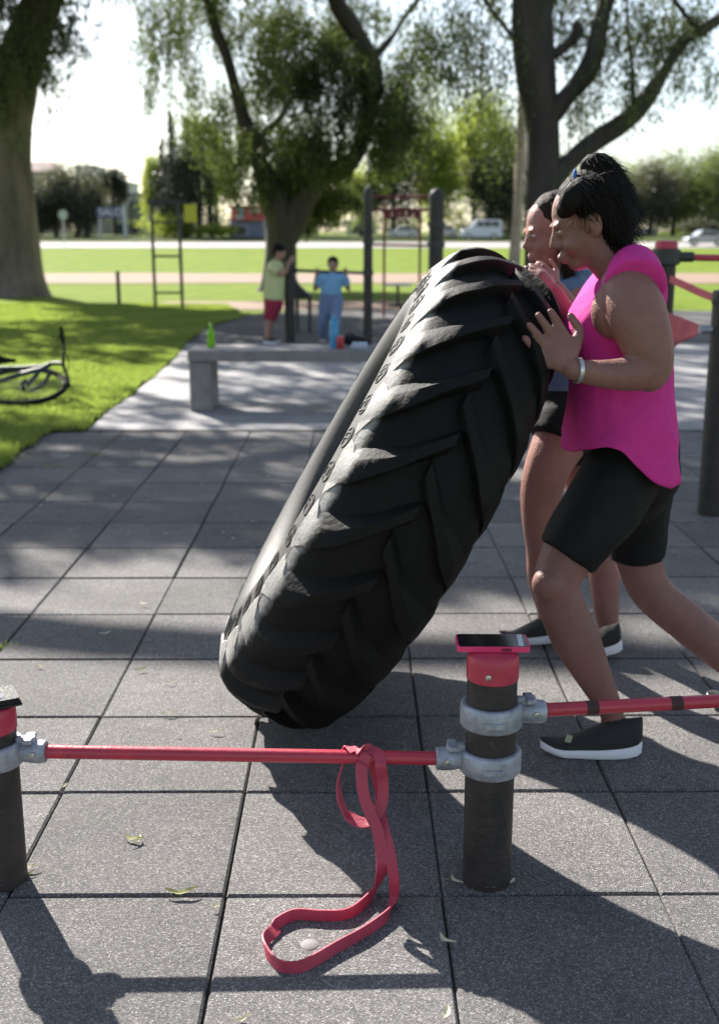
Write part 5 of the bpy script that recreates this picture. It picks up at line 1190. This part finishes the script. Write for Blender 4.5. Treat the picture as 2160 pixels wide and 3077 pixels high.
# ---------------------------------------------------------------- bicycle on the grass
YB = 10.4
t = thing('bicycle', Vector((-2.9, YB, .0)), 'dark mountain bike lying on its side on the lawn', 'bicycle')
M_FR = mat('blue_grey_frame', (.025, .04, .055), .5, coat=.1)
M_TY = mat('bike_rubber', (.012, .012, .012), .9, spec=.1)
def wheel(c, r, M, parent):
    m1 = MB(); rt_ = .026
    m1.lathe([(r - rt_ + rt_ * math.cos(2 * math.pi * k / 10), rt_ * math.sin(2 * math.pi * k / 10)) for k in range(10)], c, 72, M, closed=True); w = m1.build('wheel', M_TY, parent)
    m1 = MB(); m1.lathe([(r - .050, -.012), (r - .036, -.014), (r - .036, .014), (r - .050, .012)], c, 72, M, closed=True); m1.build('rim', mat('alloy_rim', (.12, .115, .11), .6), w)
    m1 = MB()
    for k in range(28):
        a = 2 * math.pi * k / 28; a2 = a + (.5 if k % 2 else -.5); z_ = .03 if k % 4 < 2 else -.03
        m1.tube([c + M @ Vector((.02 * math.cos(a2), .02 * math.sin(a2), z_)), c + M @ Vector(((r - .045) * math.cos(a), (r - .045) * math.sin(a), 0))], .0014, 4)
    m1.build('spokes', M_STEEL, w)
    m1 = MB(); m1.lathe([(.004, -.055), (.02, -.04), (.016, -.02), (.016, .02), (.02, .04), (.004, .055)], c, 16, M); m1.build('hub', M_DARKM, w)
wc = P(72, 1184, YB - .12); Mw = Matrix.Rotation(R(17), 3, 'X') @ Matrix.Rotation(R(3), 3, 'Y')
wc.z = max(wc.z, .16)
wheel(wc, .405, Mw, t)
wc2 = wc + Mw @ Vector((-1.02, .18, -.02)); wheel(wc2, .405, Mw, t)
B = lambda u, v, dy=0: P(u, v, YB + dy)
m1 = MB(); ht = B(140, 1098, .14); hb = B(122, 1112, .1)
m1.tube([B(152, 1094, .15), B(118, 1114, .1)], .026, 14)
m1.tube([B(128, 1101, .14), B(60, 1105, .16), B(-60, 1108, .2), B(-240, 1110, .25)], .019, 12)
m1.tube([B(120, 1110, .1), B(60, 1126, .05), B(-20, 1152, 0), B(-190, 1190, -.05)], .023, 12)
m1.tube([B(-240, 1106, .25), B(-190, 1190, -.05)], .018, 12); m1.tube([B(-190, 1190, -.05), wc2], .011, 10); m1.tube([B(-235, 1120, .2), wc2], .010, 10)
m1.build('frame', M_FR, t)
m1 = MB(); m1.tube([B(122, 1110, .1), B(108, 1130, .05), B(88, 1152, 0), B(86, 1158, -.04), wc + Vector((.02, 0, .055))], [.018, .022, .022, .018, .014], 12); m1.tube([B(140, 1106, .1), B(148, 1128, .08), B(128, 1160, .0), wc + Vector((.05, .02, -.05))], [.018, .02, .018, .013], 12)
m1.build('fork', M_FR, t)
m1 = MB(); m1.tube([B(152, 1094, .15), B(160, 1092, .12), B(176, 1092, .08), B(191, 1093, .06)], .019, 12, smooth=3); m1.build('stem', M_DARKM, t)
m1 = MB(); m1.tube([B(184, 988, .06), B(187, 1010, .06), B(194, 1045, .07), B(191, 1075, .06), B(192, 1100, .06), B(203, 1130, .04), B(207, 1152, .02)], [.014, .016, .013, .016, .017, .013, .014], 12, smooth=4, rs=True, re=True)
hbo = m1.build('handlebar', M_DARKM, t)
for a_, c_ in (((184, 985), (191, 1028)), ((203, 1132), (208, 1160))):
    m1 = MB(); m1.tube([B(a_[0], a_[1], .06), B(c_[0], c_[1], .05)], .018, 12, rs=True, re=True); m1.build('grip', M_TY, hbo)
m1 = MB(); m1.tube([B(180, 1022, .02), B(178, 1010, .0), B(186, 1005, .03)], .006, 8, smooth=3); m1.tube([B(193, 1060, .05), B(204, 1070, .05), B(205, 1110, .05), B(175, 1120, .1), B(150, 1118, .12)], .004, 6, smooth=5); m1.build('brake_cable', M_TY, hbo)
m1 = MB(); m1.tube([B(-60, 1086, .15), B(-20, 1080, .15), B(10, 1082, .15), B(45, 1084, .15)], [.05, .062, .035, .018], 14, smooth=4, rs=True, re=True, flat=.5); m1.build('saddle', M_TY, t)
m1 = MB(); m1.tube([B(-30, 1088, .15), B(-60, 1104, .2), B(-110, 1110, .22)], .013, 10); m1.build('seat_post', M_DARKM, t)

# ---------------------------------------------------------------- fallen leaves on the tiles
M_FL = mat('dry_leaf', (.62, .58, .42), .7, .15, 60, trans=.2)
M_FLG = mat('greenish_dry_leaf', (.38, .38, .16), .7, .2, 60, trans=.2)
def leaf_mesh(L, w, bend, twist, m, name='fallen_leaf'):
    NS = 8; vs = []
    for i in range(NS + 1):
        f = i / NS; ww = w * math.sin(math.pi * (f * .94 + .03)) ** .8; x = (f - .5) * L; y = bend * L * (f - .5) ** 2 * 2; z = .004 + .012 * abs(f - .45) + twist * .004 * math.sin(f * 3)
        vs += [(x, y - ww / 2, z + .002), (x, y, z), (x, y + ww / 2, z + .003)]
    m1 = MB(); m1.add(vs, [(3 * i + q, 3 * i + 3 + q, 3 * i + 4 + q, 3 * i + 1 + q) for i in range(NS) for q in (0, 1)])
    me = m1.build('tmp', m); d = me.data; bpy.data.objects.remove(me); d.name = name
    return d
LM = [leaf_mesh(.045, .010, .5, 1, M_FL), leaf_mesh(.030, .007, -.3, -1, M_FL), leaf_mesh(.050, .010, .35, .5, M_FLG), leaf_mesh(.022, .009, .1, 1, M_FL)]
own = [(425, 2018, 2, 1.0, 30, 'curved pale leaf on the tiles left of the tyre foot'), (398, 2530, 2, 1.1, -20, 'twisted dry leaf in the middle of a sunlit tile'), (418, 2534, 0, 1.0, 70, 'pale leaf crossing the twisted dry leaf'),
       (193, 2374, 3, 1.2, 40, 'small white leaf lying in the joint below the bar'), (120, 2008, 1, 1.1, 10, 'small pale leaf on the tile above the left post'), (85, 2618, 0, 1.1, -5, 'pale leaf caught against the foot of the left post'), (82, 2635, 2, .8, 25, 'curled leaf below the one at the left post'),
       (545, 2696, 2, 1.5, 4, 'long pale leaf lying along the tile joint near the band'), (648, 2735, 3, 1.0, 20, 'tiny pale leaf just left of the long joint'), (510, 2153, 0, 1.1, 8, 'pale leaf in the joint above the bar'), (648, 2207, 0, 1.0, 0, 'dark edged leaf on the tile beside the tyre shadow'),
       (1362, 2656, 0, 1.0, -60, 'pale leaf at the left foot of the post with the phone'), (1478, 2680, 3, 1.3, 10, 'pale leaf fragment in front of the post with the phone'), (1540, 2660, 3, 1, 50, 'leaf fragment right of the post with the phone'), (725, 3068, 1, 1.3, 20, 'pale leaf at the bottom edge of the picture left of centre'), (1340, 3066, 3, 1.6, 70, 'white leaf at the bottom edge below the band'),
       (1334, 2838, 0, 1.1, -50, 'pale leaf in the shadow beside the loose end of the joint'), (95, 1300 + 56, 2, 1.2, 0, 'curved pale stalk on the tiles near the lawn')]
for i, (u, v, k, sc_, rz, lb) in enumerate(own):
    o = bpy.data.objects.new('fallen_leaf', LM[k]); COL.objects.link(o); o.location = G(u, v, .002); o.rotation_euler = (0, 0, R(rz)); o.scale = (sc_,) * 3; tag(o, lb, 'leaf', 'fallen leaves on the tiles')
Zr = lambda u, v: (u * .6203, 1250 + v * .6203)
small = [Zr(u, v) for u, v in [(355, 115), (600, 118), (630, 240), (385, 162), (690, 175), (915, 192), (180, 258), (240, 258), (980, 340), (375, 322), (200, 440), (345, 553), (300, 722), (1120, 748), (1080, 572), (1225, 518), (840, 853), (697, 920), (517, 1065), (355, 968), (800, 580), (825, 1300), (195, 1222), (705, 680), (880, 140), (1300, 300), (550, 390), (865, 1555), (1130, 600)]]
rowof = lambda p: int(13 - ((p.y - TY0) / TS))
ORD = ['zeroth', 'first', 'second', 'third', 'fourth', 'fifth', 'sixth', 'seventh', 'eighth', 'ninth', 'tenth', 'eleventh', 'twelfth', 'thirteenth']
rows_ = {}
for u, v in small: rows_.setdefault(rowof(G(u, v)), []).append((u, v))
for r_, lst in sorted(rows_.items()):
    lst.sort()
    for i, (u, v) in enumerate(lst):
        pos = 'only' if len(lst) == 1 else ORD[i + 1] + ' from the left'
        o = bpy.data.objects.new('fallen_leaf', LM[rng.choice((0, 1, 3, 3))]); COL.objects.link(o); o.location = G(u, v, .002); o.rotation_euler = (rng.uniform(-.1, .1), rng.uniform(-.1, .1), R(rng.uniform(-40, 40))); o.scale = (rng.uniform(.6, 1.15),) * 3
        tag(o, ('only tiny pale leaf in the %s tile row from the concrete pad' % ORD[r_]) if len(lst) == 1 else 'tiny pale leaf, %s, in the %s tile row from the concrete pad' % (pos, ORD[r_]), 'leaf', 'small fallen leaves on the shaded tiles')
# weeds in the far joints and grit along the post feet
wv = []
for (u, v, n_, sp_) in [(155, 1403, 26, .05), (262, 1368, 22, .05), (200, 1412, 12, .06), (310, 1332, 14, .04), (285, 1370, 10, .03), (8, 1945, 26, .03), (445, 1433, 10, .03), (60, 1375, 20, .08)]:
    c0 = G(u, v)
    for k in range(n_):
        a = c0 + Vector((rng.gauss(0, sp_), rng.gauss(0, .012), -.005)); hh = rng.uniform(.012, .04); dd = Vector((rng.uniform(-1, 1), rng.uniform(-1, 1), 0)) * hh * .6
        wv.append([a + Vector((.002, 0, 0)), a - Vector((.002, 0, 0)), a + dd + Vector((0, 0, hh))])
tag(fastmesh('weeds', np.array([[tuple(q) for q in f] for f in wv]), M_BLADE), 'small green weeds growing in the tile joints near the lawn', 'weeds', kind='stuff')
m1 = MB(); m1.lathe([(.0, 0), (.02, 0), (.018, .0015), (.0, .002)], G(930, 2838, .001), 18); tag(m1.build('chewing_gum_spot', mat('gum', (.20, .19, .185), .8)), 'round pale spot of chewing gum on the tile inside the band loop', 'gum spot')
